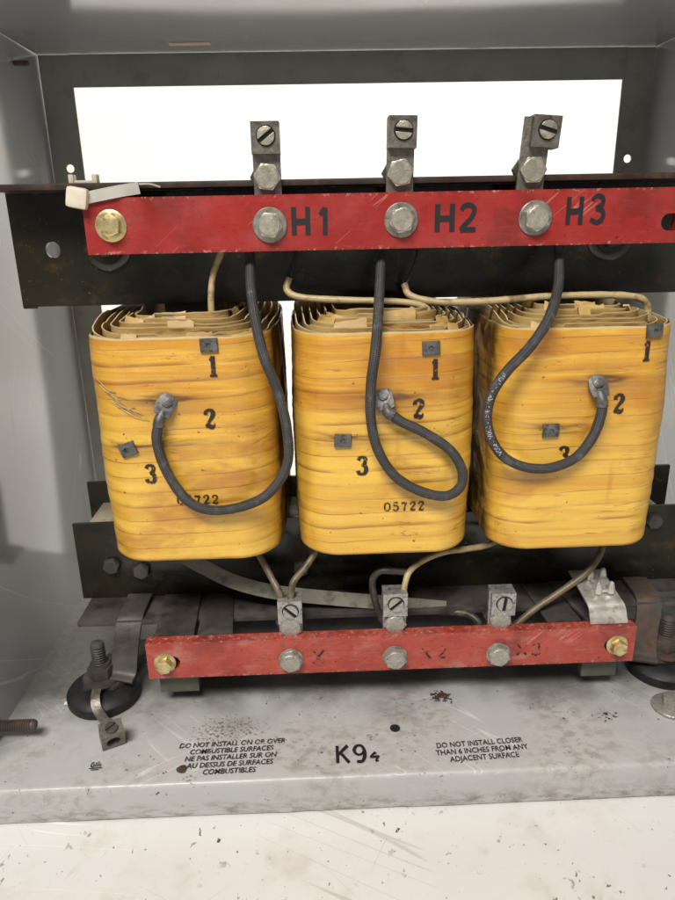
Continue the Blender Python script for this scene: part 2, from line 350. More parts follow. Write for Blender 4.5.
M = dict(
    panel=m_panel(), tray=m_tray(), floor=m_floor(), coil=m_coil(), paper=m_paper(), braid=m_braid(), black=m_black(),
    wall=m_plain('white_plaster', (.79, .765, .715), (.84, .825, .79), (.6, .7), 7, bump=.05),
    post=m_plain('dark_grey_frame_paint', (.33, .335, .30), (.40, .402, .365), (.3, .45), 20, bump=.08, dirt=(.24, .22, .19), damt=.4),
    dusty=m_plain('dusty_dark_steel', (.036, .030, .027), (.082, .070, .063), (.45, .7), 34, bump=.5, dirt=(.022, .016, .013), dscale=46, damt=.75),
    rusty=m_plain('rusty_dark_steel', (.045, .035, .03), (.085, .062, .048), (.45, .65), 60, bump=.4, dirt=(.14, .065, .03), dscale=90, damt=.6),
    channel=m_plain('gap_shade_steel', (.018, .016, .015), (.036, .032, .029), (.5, .7), 40, bump=.25, dirt=(.07, .05, .035), dscale=70, damt=.5),  # dark colour gives the gap under the lower flange its shade
    flange=m_plain('rust_edged_black_steel', (.022, .014, .010), (.05, .03, .02), (.4, .6), 50, bump=.3, dirt=(.11, .05, .022), dscale=70, damt=.6),
    lug=m_plain('dull_shaded_tin_lug', (.15, .135, .115), (.25, .23, .20), (.34, .5), 140, .6, bump=.6, bscale=500, dirt=(.09, .075, .055), dscale=200, damt=.7),  # dull tin, darkened further: roof shade on the upper lugs is in this colour
    lugl=m_plain('grey_tin_lug', (.30, .295, .28), (.50, .49, .465), (.30, .48), 160, .6, bump=.8, bscale=620, dirt=(.07, .065, .06), dscale=420, damt=.75),
    zinc=m_plain('zinc_plated_bolt', (.46, .43, .35), (.60, .56, .47), (.28, .46), 90, .75, bump=.45, bscale=500, dirt=(.23, .19, .12), dscale=160, damt=.6),
    zincd=m_plain('dusty_zinc_bolt', (.34, .325, .29), (.50, .48, .43), (.38, .55), 120, .6, bump=.9, bscale=500, dirt=(.19, .16, .12), dscale=260, damt=.7),
    washer=m_plain('worn_zinc_washer', (.30, .29, .25), (.44, .42, .36), (.3, .45), 120, .75, bump=.2, dirt=(.13, .10, .07), dscale=150, damt=.7),
    brass=m_plain('yellow_chromate_bolt', (.50, .38, .16), (.68, .58, .32), (.25, .42), 130, .7, bump=.2, dirt=(.24, .10, .03), dscale=180, damt=.7),
    tin=m_plain('bent_tin_sheet', (.48, .45, .41), (.66, .63, .58), (.3, .48), 90, .6, bump=.3, bscale=300, dirt=(.22, .18, .13), dscale=130, damt=.6),
    lead=m_plain('dark_lead_tab', (.075, .072, .068), (.15, .142, .135), (.40, .55), 150, .35, bump=.9, bscale=330, dirt=(.028, .024, .020), dscale=170, damt=.85),
    rubber=m_plain('black_rubber', (.006, .006, .007), (.013, .013, .014), (.5, .7), 60, bump=.2),
    dark=m_plain('dark_winding', (.028, .018, .010), (.07, .042, .018), (.4, .6), 70, bump=.3),
    core=m_plain('core_steel', (.34, .30, .22), (.48, .42, .31), (.4, .6), 40, .3, bump=.2, dirt=(.06, .045, .03), damt=.6),
    sleeve=m_sleeve('cream_sleeving', (.36, .27, .13), (.52, .41, .22), (.15, .085, .035)),
    sleeved=m_sleeve('grimy_sleeving', (.10, .075, .045), (.21, .16, .09), (.028, .02, .013)),
    strap=m_sleeve('grey_glass_tape', (.15, .135, .105), (.23, .205, .165), (.08, .068, .052)),
    soot=m_sleeve('sooty_sleeving', (.022, .02, .018), (.05, .045, .04), (.12, .09, .06)),
    nylon=m_plain('aged_nylon', (.58, .52, .40), (.70, .64, .52), (.35, .5), 60, bump=.1, dirt=(.4, .31, .2), damt=.4),
    clear=m_plain('dusty_nylon_strap', (.40, .385, .34), (.50, .48, .43), (.3, .45), 60, bump=.1, dirt=(.25, .22, .17), damt=.5),
    green=m_plain('grey_green_block', (.075, .08, .058), (.11, .115, .085), (.4, .55), 50, bump=.2, dirt=(.26, .07, .03), dscale=60, damt=.5),
    redu=m_red('red_glass_polyester', (.255, .015, .013), (.32, .023, .018), (.34, .05, .045), .55),
    redl=m_red('dusty_red_glass_polyester', (.35, .044, .030), (.43, .072, .050), (.45, .18, .135), .85),
    ink=m_ink('black_marker', (.012, .010, .012), .26, .36, 120), inkw=m_ink('worn_marker', (.035, .012, .012), .47, .56, 160),
    stamp=m_ink('stamped_black_ink', (.022, .014, .008), .33, .45, 480), print=m_ink('worn_black_print', (.02, .02, .022), .30, .40, 330),
    printw=m_ink('rubbed_black_print', (.02, .02, .022), .31, .43, 240), white=m_ink('worn_white_print', (.40, .40, .39), .46, .54, 420),
    tape=m_plain('tan_tape', (.42, .33, .22), (.52, .42, .29), (.5, .6), 80, bump=.2),
    hole=m_plain('bore_shade', (.006, .005, .005), (.012, .010, .009), (.7, .8), 50, bump=0.1),  # near-black colour stands in for the shade inside bores
    specka=m_speck('dark_rust_specks', (.06, .03, .022), .42, .47, 260), speckb=m_speck('brown_rust_specks', (.19, .12, .07), .50, .66, 380), speckc=m_speck('fine_dark_specks', (.04, .025, .02), .55, .58, 260),
    spot=m_plain('brown_stain', (.05, .032, .022), (.10, .065, .045), (.5, .7), 160, bump=.4),
)

# ------------------------------------------------------------------ lettering
def stroke(pts, sub=6):                             # pts: (x, y, width) -> quads of a variable-width pen stroke
    P = [Vector((p[0], p[1], p[2])) for p in pts]; S = spline(P, sub) if len(P) > 2 else [P[0].lerp(P[1], i / 4) for i in range(5)]
    L = []; R = []
    for i, p in enumerate(S):
        d = S[min(i + 1, len(S) - 1)] - S[max(i - 1, 0)]; d = Vector((d.x, d.y)); d.normalize(); nrm = Vector((-d.y, d.x)) * (p.z / 2)
        L.append((p.x + nrm.x, p.y + nrm.y)); R.append((p.x - nrm.x, p.y - nrm.y))
    return L, R
GLY = {
 '1': [[(.02, 0, .20), (.02, 1, .20)], [(-.20, .04, .09), (.24, .04, .09)], [(-.18, .80, .10), (-.05, .86, .13), (.02, .97, .12)]],
 '2': [[(-.22, .70, .20), (-.20, .84, .16), (0, .95, .11), (.20, .85, .20), (.20, .66, .20), (0, .40, .13), (-.24, .10, .12)],
       [(-.27, .06, .08), (-.10, .12, .18), (.10, .07, .18), (.24, .12, .12), (.29, .26, .06)]],
 '3': [[(-.22, .78, .19), (-.16, .90, .14), (.02, .96, .10), (.20, .84, .19), (.16, .64, .17), (-.04, .53, .08)],
       [(-.04, .53, .08), (.18, .46, .17), (.25, .26, .21), (.14, .07, .15), (-.06, .03, .10), (-.22, .10, .16), (-.25, .22, .20)]],
 '0': [[(0, .96, .09), (-.24, .78, .15), (-.28, .5, .19), (-.24, .22, .15), (0, .04, .09)], [(0, .96, .09), (.24, .78, .15), (.28, .5, .19), (.24, .22, .15), (0, .04, .09)]],
 '5': [[(-.20, .95, .10), (.24, .93, .16)], [(-.20, .95, .10), (-.22, .54, .09)], [(-.22, .54, .08), (.02, .62, .13), (.24, .46, .18), (.25, .25, .19), (.08, .05, .12), (-.14, .06, .13), (-.25, .2, .19)]],
 '7': [[(-.27, .76, .09), (-.22, .93, .13), (0, .89, .18), (.27, .95, .10)], [(.26, .92, .10), (.08, .5, .15), (.02, .04, .20)]],
 'i': [[(0, .85, .2), (.06, .55, .12), (0, .4, .05)]],
 # marker capitals
 'H': [[(-.33, 1, .21), (-.33, 0, .21)], [(.33, 1, .21), (.33, 0, .21)], [(-.36, .47, .20), (.36, .49, .20)]],
 'h1': [[(-.14, .74, .15), (.10, .98, .17)], [(.12, 1, .20), (.10, 0, .20)]],
 'h2': [[(-.30, .78, .15), (-.18, .94, .17), (.08, .98, .17), (.28, .80, .19), (.14, .50, .18), (-.20, .20, .18), (-.30, .07, .17)], [(-.34, .07, .17), (.36, .08, .18)]],
 'h3': [[(-.30, .84, .14), (-.08, 1, .16), (.22, .92, .18), (.20, .66, .18), (-.08, .54, .17)], [(-.08, .54, .16), (.24, .46, .18), (.30, .20, .18), (.04, .02, .17), (-.32, .14, .15)]],
 'x': [[(-.36, .96, .12), (.36, .04, .20)], [(.36, .98, .14), (-.36, .02, .20)]],
 'k': [[(-.28, 1, .17), (-.28, 0, .17)], [(.30, 1, .18), (-.24, .48, .14)], [(-.10, .58, .16), (.34, 0, .18)]],
 '9': [[(.26, .68, .18), (.14, .94, .14), (-.10, .96, .14), (-.26, .72, .17), (-.14, .46, .13), (.10, .46, .12), (.26, .66, .14)], [(.26, .70, .17), (.26, .38, .18), (.12, .06, .16), (-.16, .04, .16)]],
 'bolt': [[(-.30, .30, .16), (.06, .72, .16)], [(-.32, .30, .14), (.28, .34, .20)], [(.30, .40, .16), (.06, -.02, .12), (.26, -.02, .08)], [(.06, .72, .12), (.10, .55, .12)]],
 'gih': [[(-.55, .75, .14), (-.85, .8, .14), (-.98, .45, .14), (-.8, .12, .14), (-.5, .2, .14), (-.52, .48, .14), (-.72, .46, .12)], [(-.2, .8, .14), (-.2, .12, .14)], [(.15, .95, .14), (.15, .12, .14)], [(.15, .45, .13), (.45, .55, .13), (.55, .12, .14)], [(-1.1, -.12, .11), (.95, -.04, .11)], [(-.7, -.36, .10), (.5, -.30, .10)]],
}
def glyphs(mb, seq, put, eps=.00002, fat=1.):
    """seq: (key, x, y, height[, width factor]); put(x, y, lift) -> point on the surface."""
    n = 0
    for it in seq:
        key, x, y, h = it[:4]; wf = it[4] if len(it) > 4 else 1
        for st in GLY[key]:
            L, R = stroke([(p[0], p[1], p[2] * fat) for p in st]); n += 1; vs = []; m = len(L)
            for a, b in zip(L, R):
                vs.append(put(x + a[0] * h * wf, y + a[1] * h, n * eps)); vs.append(put(x + b[0] * h * wf, y + b[1] * h, n * eps))
            mb.add(vs, [(2 * i, 2 * i + 1, 2 * i + 3, 2 * i + 2) for i in range(m - 1)])
    return mb
def text_mesh(mb, body, size, put, shear=0, xs=1):
    cu = bpy.data.curves.new('lettering', 'FONT'); cu.body = body; cu.size = size; cu.align_x = 'CENTER'; cu.shear = shear; cu.offset = size * .014; cu.resolution_u = 3
    o = bpy.data.objects.new('lettering', cu); C.objects.link(o); bpy.context.view_layer.update()
    me = bpy.data.meshes.new_from_object(o.evaluated_get(bpy.context.evaluated_depsgraph_get()))
    mb.add([put(v.co.x * xs, v.co.y, 0) for v in me.vertices], [tuple(p.vertices) for p in me.polygons])
    bpy.data.objects.remove(o); bpy.data.curves.remove(cu); bpy.data.meshes.remove(me)

# ------------------------------------------------------------------ setting
f = MB(); f.add([(-9, -7, 0), (9, -7, 0), (9, 2.32, 0), (-9, 2.32, 0)], [(0, 1, 2, 3)])
tag(f.build('floor', M['floor'], smooth=0), 'white scuffed painted floor under the grey cabinet', 'floor', kind='structure')
w = MB(); w.box((-9, 2.2, -.05), (9, 2.3, 4), 0)
tag(w.build('wall', M['wall'], smooth=0), 'plain white wall seen through the open back of the cabinet', 'wall', kind='structure')

# ------------------------------------------------------------------ cabinet
XL, XR, YF, YR, ZT, ZR = -.2745, .3628, .4208, .8058, .033, .5998
cab = thing('electrical_cabinet', 'open grey sheet metal cabinet with warning text printed on its base tray', 'cabinet', (.044, .61, 0))
def tray_bm():
    bm = bmesh.new(); nx, ny = 60, 30; rad = .0035
    prof = [(YR, 0), (YR, ZT)]                       # side profile from back to front lip
    ys = [YR - (YR - YF - rad) * i / ny for i in range(1, ny + 1)]
    prof = [(YR, ZT)] + [(y, ZT) for y in ys] + [(YF + rad - rad * math.sin(a), ZT - rad + rad * math.cos(a)) for a in (PI / 8, PI / 4, 3 * PI / 8, PI / 2)] + [(YF, ZT * t) for t in (.7, .5, .3, .15)] + [(YF + .0004, .0015), (YF + .012, .0015)]
    rows = []
    for y, z in prof:
        row = []
        for i in range(nx + 1):
            x = XL - .006 + (XR - XL + .05) * i / nx
            dz = .0006 * noise.noise(Vector((x * 9, y * 9, 3))) if y > YF + .02 else 0
            dy = .0006 * noise.noise(Vector((x * 14, 0, z * 40))) + (.0005 * noise.noise(Vector((x * 90, 5, 0))) if z < .004 else 0)
            row.append(bm.verts.new((x, y + (dy if y < YF + .02 else 0), z + dz)))
        rows.append(row)
    for a, b in zip(rows, rows[1:]):
        for i in range(nx): bm.faces.new((a[i], a[i + 1], b[i + 1], b[i]))
    return bm
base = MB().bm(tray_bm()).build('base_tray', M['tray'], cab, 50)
def on_tray(cx, cy, rot=0, lift=.0012):
    c, s_ = math.cos(rot), math.sin(rot)
    return lambda x, y, e: Vector((cx + x * c - y * s_, cy + x * s_ + y * c, ZT + lift + e))
t = MB()
text_mesh(t, 'DO NOT INSTALL ON OR OVER\nCOMBUSTIBLE SURFACES\nNE PAS INSTALLER SUR ON\nAU DESSUS DE SURFACES\nCOMBUSTIBLES', .0074, on_tray(-.0775, .4583, math.radians(1.2)), .14, .80)
t.build('printed_warning', M['printw'], base, 0)
t = MB(); text_mesh(t, 'DO NOT INSTALL CLOSER\nTHAN 6 INCHES FROM ANY\nADJACENT SURFACE', .0078, on_tray(.1222, .4478, math.radians(2.5)), .12, .76)
t.build('printed_warning', M['print'], base, 0)
t = MB(); glyphs(t, [('k', .0115, .4345, .0185, .78), ('9', .0250, .4345, .0185, .85), ('bolt', .0368, .4355, .0125, .9)], on_tray(0, 0)); t.build('stencil_mark', M['ink'], base, 0)
t = MB(); glyphs(t, [('gih', -.1813, .4400, .0068, .72)], on_tray(0, 0)); t.build('inked_mark', M['ink'], base, 0)
t = MB(); t.lathe([(.0042, 0), (.0042, .0004)], 20, Matrix.Translation((.0564, .471, ZT + .0008))); t.build('screw_hole', M['hole'], base, 0)
t = MB()
def blob(mb, cx, cy, r, e=.0009, seed=0, sx=1):
    n = 22; b0 = len(mb.v); mb.add([(cx + sx * r * math.cos(2 * PI * i / n) * (1 + .3 * noise.noise(Vector((math.cos(2 * PI * i / n) * 1.6, math.sin(2 * PI * i / n) * 1.6, seed)))), cy + r * math.sin(2 * PI * i / n) * (1 + .3 * noise.noise(Vector((math.cos(2 * PI * i / n), 3, seed)))), ZT + e) for i in range(n)] + [(cx, cy, ZT + e)], [(i, (i + 1) % n, n) for i in range(n)]); mb.uv.update({b0 + i: (1, 0) for i in range(n)}); mb.uv[b0 + n] = (0, 0)
blob(t, -.1137, .4352, .0042); t.build('dark_blot', M['spot'], base, 0)
for cx_, cy_, r_, sx_, mm in ((.101, .509, .013, 1.5, 'specka'), (-.085, .477, .040, 1.8, 'speckb'), (.035, .462, .012, 1.2, 'speckb'), (-.107, .4245, .011, 1.6, 'speckb'), (.235, .478, .018, 1.6, 'speckc')):
    t = MB(); blob(t, cx_, cy_, r_, .0011 + .0001 * (sx_ - 1), cx_ * 50, sx_); t.build('rust_stain', M[mm], base, 0)

def panel(x0, x1, y0, y1, z0, z1, n=24):
    m = MB(); m.box((x0, y0, z0), (x1, y1, z1), .0006); return m
pl(panel(XL - .0016, XL, YF + .006, YR + .001, .002, ZR + .0016).build('side_panel', M['panel'], cab), 'scratched grey panel with a threaded stud low down')
panel(XR, XR + .0016, YF + .006, YR + .001, .002, ZR + .0016).build('side_panel', M['panel'], cab)
rf = MB(); rf.box((XL + .0002, YF + .02, ZR), (XR - .0002, YR + .001, ZR + .0016), .0004); roof = rf.build('roof_panel', M['panel'], cab)
t = MB(); c = atz(190, 44, ZR); t.box((c.x - .02, c.y - .008, ZR - .0006), (c.x + .02, c.y + .004, ZR - .0001), 0); t.build('tape_scrap', M['tape'], roof, 0)
def post(x0, x1):
    m = MB(); hx = -.2563 if x0 < 0 else .3446; hz = .4925
    # flat face with a round hole, built as a ring inside a square plus two strips
    s = .0135; xa, xb = x0, x1; n = 24; outer = []; inner = []
    for i in range(n):
        a = 2 * PI * i / n; ca, sa = math.cos(a), math.sin(a); k = 1 / max(abs(ca), abs(sa))
        ox = hx + s * ca * k; outer.append((min(max(ox, xa), xb), hz + s * sa * k)); inner.append((hx + .0042 * ca, hz + .0042 * sa))
    T = Matrix(((1, 0, 0, 0), (0, 0, 1, 0), (0, 1, 0, 0), (0, 0, 0, 1)))
    m.ringplate(outer, inner, YR - .0018, YR, T)
    lo = min(o[0] for o in outer); hi = max(o[0] for o in outer)
    if lo > xa + 1e-4: m.box((xa, YR - .0018, hz - s), (lo, YR, hz + s), 0)
    if hi < xb - 1e-4: m.box((hi, YR - .0018, hz - s), (xb, YR, hz + s), 0)
    m.box((xa, YR - .0018, ZT), (xb, YR, hz - s), 0); m.box((xa, YR - .0018, hz + s), (xb, YR, ZR - .0001), 0)
    return m
post(XL + .0001, -.2422).build('corner_post', M['post'], cab)
post(.3304, XR - .0001).build('corner_post', M['post'], cab)
m = MB(); m.box((-.2430, YR - .0040, .5694), (.3312, YR - .0020, ZR - .0001), .0004)
m.build('top_rail', M['post'], cab)
def threaded(mb, r, L, M_, pitch=.0019):
    prof = [(r * .8, 0)]; k = int(L / pitch)
    for i in range(k): prof += [(r * .78, i * pitch + .0002), (r, i * pitch + pitch * .45), (r, i * pitch + pitch * .62)]
    prof += [(r * .82, L), (r * .6, L + .0008)]; return mb.lathe(prof, 16, M_)
RYp = Matrix.Rotation(PI / 2, 4, 'Y')
m = MB(); threaded(m, .0048, .036, Matrix.Translation((XL, .474, .049)) @ RYp); m.lathe([(.008, 0), (.009, .001), (.009, .0045), (.007, .0055)], 6, Matrix.Translation((XL, .474, .049)) @ RYp); m.build('threaded_stud', M['rusty'], cab)
m = MB(); threaded(m, .0026, .013, Matrix.Translation((XL, .738, .580)) @ RYp, .0018); m.build('screw', M['rusty'], cab)

# ------------------------------------------------------------------ fasteners
def hexagon(r, a0=0): return [(r * math.cos(a0 + i * PI / 3), r * math.sin(a0 + i * PI / 3)) for i in range(6)]
def hexhead(mb, p, r, h, spin=0, mark=True, M_=None):
    T = M_ or face_cam(p, spin)
    mb.prism(hexagon(r), 0, h * .8, T, .0004)
    mb.lathe([(r * .84, h * .78), (r * .83, h * .93), (r * .78, h)], 24, T)
    if mark:
        tri = [(r * .32, r * .1), (r * .62, r * .02), (r * .42, r * .36)]
        mb.prism(tri, h, h + .0004, T)
    return mb
def flanged(mb, p, r, h, spin=0):
    T = face_cam(p, spin)
    mb.lathe([(r * 1.28, 0), (r * 1.28, .0012), (r * .98, .0022)], 28, T); mb.prism(hexagon(r * .92), .0018, h, T, .0005)
    mb.lathe([(r * .62, h - .0001), (r * .60, h + .0003), (r * .36, h + .0002), (r * .34, h - .0006)], 20, T); return mb
def washer(mb, p, r, th=.0016): return mb.lathe([(r * .97, 0), (r, .0003), (r, th * .7), (r * .95, th), (r * .55, th * 1.02)], 32, face_cam(p))
def slotted(mb, T, r, h, ang):
    w_ = r * .24
    mb.lathe([(r, 0), (r, h * .15)], 24, T)
    for sg in (1, -1):
        a0 = math.asin(w_ / r); pts = [(r * math.cos(a), sg * r * math.sin(a)) for a in [a0 + (PI - 2 * a0) * i / 14 for i in range(15)]]
        if sg < 0: pts = pts[::-1]
        mb.prism(pts, h * .1, h, T @ Matrix.Rotation(ang, 4, 'Z'), .0003)

# ------------------------------------------------------------------ terminal bars
def bar_mesh(x0, x1, y0, y1, z0, z1, slots):
    """bar with slotted holes through its thickness: slots = (cx, cz, half length, radius)"""
    bm = bmesh.new(); mb = MB(); T = Matrix(((1, 0, 0, 0), (0, 0, 1, 0), (0, 1, 0, 0), (0, 0, 0, 1))); cur = x0
    n = 32
    for cx, cz, hl, r in slots:
        a, b = cx - hl - r - .003, min(cx + hl + r + .003, x1)
        inner = []; outer = []
        for i in range(n):
            t_ = 2 * PI * i / n; ca, sa = math.cos(t_), math.sin(t_)
            inner.append((cx + (hl if ca > 1e-6 else -hl if ca < -1e-6 else 0) + r * ca, cz + r * sa))
            k = 1 / max(abs(ca), abs(sa)); ox, oz = ca * k, sa * k
            outer.append(((a + b) / 2 + ox * (b - a) / 2, (z0 + z1) / 2 + oz * (z1 - z0) / 2))
        mb.ringplate(outer, inner, y0, y1, T)
        if a > cur + 1e-5: mb.box((cur, y0, z0), (a, y1, z1), 0)
        cur = b
    if cur < x1 - 1e-5: mb.box((cur, y0, z0), (x1, y1, z1), 0)
    return mb
BYU, BYL = .530, .500
ub = thing('terminal_bar', 'red terminal bar with H1, H2 and H3 marked in black', 'terminal bar', (.05, BYU + .005, .4153))
bar = bar_mesh(-.1642, .2700, BYU, BYU + .010, .4153, .4543, [(-.1449, .4350, .0042, .0068), (.2665, .4300, .003, .0062)]).build('bar_body', M['redu'], ub, 30)
def on_front(Y): return lambda x, z, e: Vector((x, Y - .00025 - e, z))
for g in ([('H', -.0085, .4260, .0195, .78), ('h1', .0075, .4258, .0190, .8)], [('H', .0965, .4262, .0195, .84), ('h2', .1135, .4260, .0190, .86)], [('H', .1920, .4293, .0195, .72), ('h3', .2088, .4303, .0188, .80)]):
    m = MB(); glyphs(m, g, on_front(BYU), fat=1.12); m.build('marker_letters', M['ink'], bar, 0)
for i, (x, z) in enumerate(((-.031, .4336), (.0645, .4352), (.1631, .4347))):
    m = MB(); hexhead(m, (x, BYU - .0018, z), .0094, .0062, (.9, .25, -.5)[i]); b = m.build('hex_bolt', M['zinc'], ub)
    m = MB(); washer(m, (x, BYU, z), .0124, .0018); m.build('washer', M['washer'], b)
m = MB(); flanged(m, (-.1453, BYU + .0005, .4352), .0088, .0078, .4); pl(m.build('hex_bolt', M['brass'], ub), 'yellow plated flange bolt in a slot')
m = MB(); m.lathe([(.0055, 0), (.0055, .04)], 18, face_cam((-.1449, .5785, .4350))); m.build('bolt_shank', M['rusty'], ub)

lb = thing('terminal_bar', 'dusty red terminal bar low over the tray, its black marks nearly rubbed off', 'terminal bar', (.06, BYL + .005, .070))
bar = bar_mesh(-.1496, .2650, BYL, BYL + .010, .0700, .1046, [(-.1322, .0852, .0040, .0062), (.2480, .0866, .0030, .0062)]).build('bar_body', M['redl'], lb, 30)
for g in ([('x', -.0055, .0795, .0130, .95), ('h1', .008, .0800, .0115, .8)], [('x', .0860, .0795, .0115, .9), ('h2', .0990, .0800, .0115, .8)], [('x', .1680, .0800, .0110, 1), ('h3', .1800, .0795, .0115, .9)]):
    m = MB(); glyphs(m, g, on_front(BYL)); m.build('worn_letters', M['inkw'], bar, 0)
for i, (x, z) in enumerate(((-.0289, .0846), (.0593, .0838), (.1475, .0830))):
    m = MB(); hexhead(m, (x, BYL - .0012, z), .0098, .0062, (.3, .8, -.3)[i]); b = m.build('hex_bolt', M['zincd'], lb)
    m = MB(); washer(m, (x, BYL, z), .0104, .0012); m.build('washer', M['washer'], b)
for x, z in ((-.1348, .0852), (.2499, .0866)):
    m = MB(); flanged(m, (x, BYL + .001, z), .0072, .0085, .3 + x); pl(m.build('hex_bolt', M['brass'], lb), 'yellow plated flange bolt in a slot')

# ------------------------------------------------------------------ terminal lugs
def make_lug(loc, label, group, mat, boltmat, shift=0, ang=.6, H=.049, tilt=0, lean=0):
    """shank plate rising behind a bar, wire collar at its head, slotted screw, hex bolt"""
    r = thing('terminal_lug', label, 'terminal lug', loc, group)
    L = Vector(loc); TL = Matrix.Translation(L) @ Matrix.Rotation(tilt, 4, 'Y') @ Matrix.Rotation(lean, 4, 'X')
    m = MB(); m.box((-.0100, 0, -.022), (.0100, .0032, H - .001), .0005, TL); m.build('shank_plate', mat, r)
    s = .0101; n = 24; outer = []; inner = []
    for i in range(n):
        a = 2 * PI * i / n; ca, sa = math.cos(a), math.sin(a); k = 1 / max(abs(ca), abs(sa))
        outer.append((shift + s * ca * k, .002 + .0078 * sa * k)); inner.append((shift + .0056 * ca, .0032 + .0046 * sa))
    m = MB(); m.ringplate(outer, inner, H - .0212, H, TL); m.box((shift - .0062, -.0020, H - .0208), (shift + .0062, .0078, H - .0165), .0004, TL)
    m.build('wire_collar', mat, r, 30)
    m = MB(); slotted(m, TL @ face_cam(Vector((shift + .0005, -.0056, H - .0096))), .0062, .0024, ang); sc_ = m.build('slotted_screw', boltmat, r)
    m = MB(); m.lathe([(.0071, 0), (.0069, .0003)], 24, TL @ face_cam(Vector((shift + .0005, -.0058, H - .0096)))); m.build('screw_shade_disc', M['hole'], sc_)  # dark disc paints the shadowed gap round the screw
    m = MB(); hexhead(m, None, .0099, .0056, M_=TL @ face_cam(Vector((0, -.0001, .0120)), .3 + ang)); m.build('hex_bolt', boltmat, r)
    m = MB(); m.lathe([(.0085, 0), (.0085, .006)], 6, TL @ face_cam(Vector((-.0045, .0095, .0120)))); m.build('hex_nut', M['dusty'], r)
    return r
G1 = 'terminal lugs standing up behind the upper red bar'; G2 = 'terminal lugs standing up behind the lower red bar'
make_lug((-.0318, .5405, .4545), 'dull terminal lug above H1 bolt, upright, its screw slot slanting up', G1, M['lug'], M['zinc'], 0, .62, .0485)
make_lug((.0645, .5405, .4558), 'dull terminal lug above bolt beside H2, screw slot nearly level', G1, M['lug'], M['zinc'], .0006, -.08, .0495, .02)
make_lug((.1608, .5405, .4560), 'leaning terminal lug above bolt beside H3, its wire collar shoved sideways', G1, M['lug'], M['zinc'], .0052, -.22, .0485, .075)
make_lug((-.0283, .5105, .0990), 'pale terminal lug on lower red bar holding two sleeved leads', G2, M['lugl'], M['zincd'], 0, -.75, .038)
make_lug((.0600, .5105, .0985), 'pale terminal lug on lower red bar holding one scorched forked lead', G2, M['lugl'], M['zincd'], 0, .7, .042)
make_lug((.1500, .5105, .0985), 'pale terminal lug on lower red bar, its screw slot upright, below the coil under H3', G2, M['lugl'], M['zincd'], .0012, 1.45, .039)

# ------------------------------------------------------------------ clamp angles
YP = .580
XA, XB = -.2375, .3560
ca = thing('core_clamp_angle', 'upper black steel clamp angle running behind the H1 to H3 bar', 'clamp angle', (.05, YP, .3735), 'steel angles clamping the core', 'thing')
# vertical plate with a hole near its end
T = Matrix(((1, 0, 0, 0), (0, 0, 1, 0), (0, 1, 0, 0), (0, 0, 0, 1))); hx, hz, s = -.2069, .4176, .030
n = 32; outer = []; inner = []
for i in range(n):
    a = 2 * PI * i / n; c_, s_ = math.cos(a), math.sin(a); k = 1 / max(abs(c_), abs(s_))
    outer.append((hx + s * c_ * k, .4170 + .0435 * s_ * k)); inner.append((hx + .0058 * c_, hz + .0064 * s_))
m = MB(); m.ringplate(outer, inner, YP, YP + .004, T)
m.box((XA, YP, .3735), (hx - s, YP + .004, .4605), 0); m.box((hx + s, YP, .3735), (XB, YP + .004, .4605), 0)
m.box((XA + .001, YP - .0022, .3722), (XA + .012, YP + .005, .3738), .0004)
m.build('plate', M['black'], ca, 30)
m = MB(); m.box((XA - .0005, .5455, .4607), (XB, YP + .0045, .4652), .0008); m.build('flange', M['flange'], ca)
for x, z in ((-.1640, .4195), (.2410, .4190)):
    m = MB(); m.lathe([(.0185, 0), (.019, .0004), (.019, .0016), (.0178, .0022), (.013, .0022), (.0126, .003), (.0085, .003)], 32, face_cam((x, YP - .0002, z))); w_ = m.build('washer', M['black'], ca)
    m = MB(); hexhead(m, (x, YP - .003, z), .0085, .006, .2, False); m.build('hex_bolt', M['rusty'], w_)
ca2 = thing('core_clamp_angle', 'black steel clamp angle hidden behind the upper core yoke', 'clamp angle', (.05, .66, .3735), 'steel angles clamping the core', 'thing')
m = MB(); m.box((-.172, .642, .3735), (XB, .646, .4605), .0006); m.build('plate', M['black'], ca2)
m = MB(); m.box((-.172, .6455, .4607), (XB, .682, .4652), .0006); m.build('flange', M['flange'], ca2)
lo = thing('core_clamp_angle', 'lower black steel clamp angle below the amber coils, dusty foot flange forward', 'clamp angle', (.05, YP, .1), 'steel angles clamping the core', 'thing')
m = MB(); m.box((-.2254, YP, .1030), (XB - .004, YP + .004, .1795), .0006); m.build('plate', M['black'], lo)
m = MB()
# flange with a slot near the far end
m.box((-.2180, .5385, .0985), (.2980, YP + .0038, .1028), .0006); m.box((.2980, .5385, .0985), (XB - .004, .5480, .1027), .0005); m.box((.2980, .5640, .0985), (XB - .004, YP + .0038, .1027), .0005)
m.build('flange', M['dusty'], lo)
for x, z, spin in ((-.1945, .1371, .2), (-.1676, .1309, .5), (.3090, .1650, .1), (.2790, .1480, .4), (-.02, .128, .3)):
    m = MB(); hexhead(m, (x, YP - .0001, z), .0078, .0055, spin, False); m.build('hex_bolt', M['dusty'], lo)
lo2 = thing('core_clamp_angle', 'rear lower black clamp angle showing past the coil ends', 'clamp angle', (.05, .646, .1), 'steel angles clamping the core', 'thing')
m = MB(); m.box((-.2290, .6420, .1030), (XB - .004, .6460, .1960), .0006); m.build('plate', M['black'], lo2)
m = MB(); m.box((-.2290, .6462, .0985), (XB - .004, .684, .1028), .0006); m.build('flange', M['dusty'], lo2)

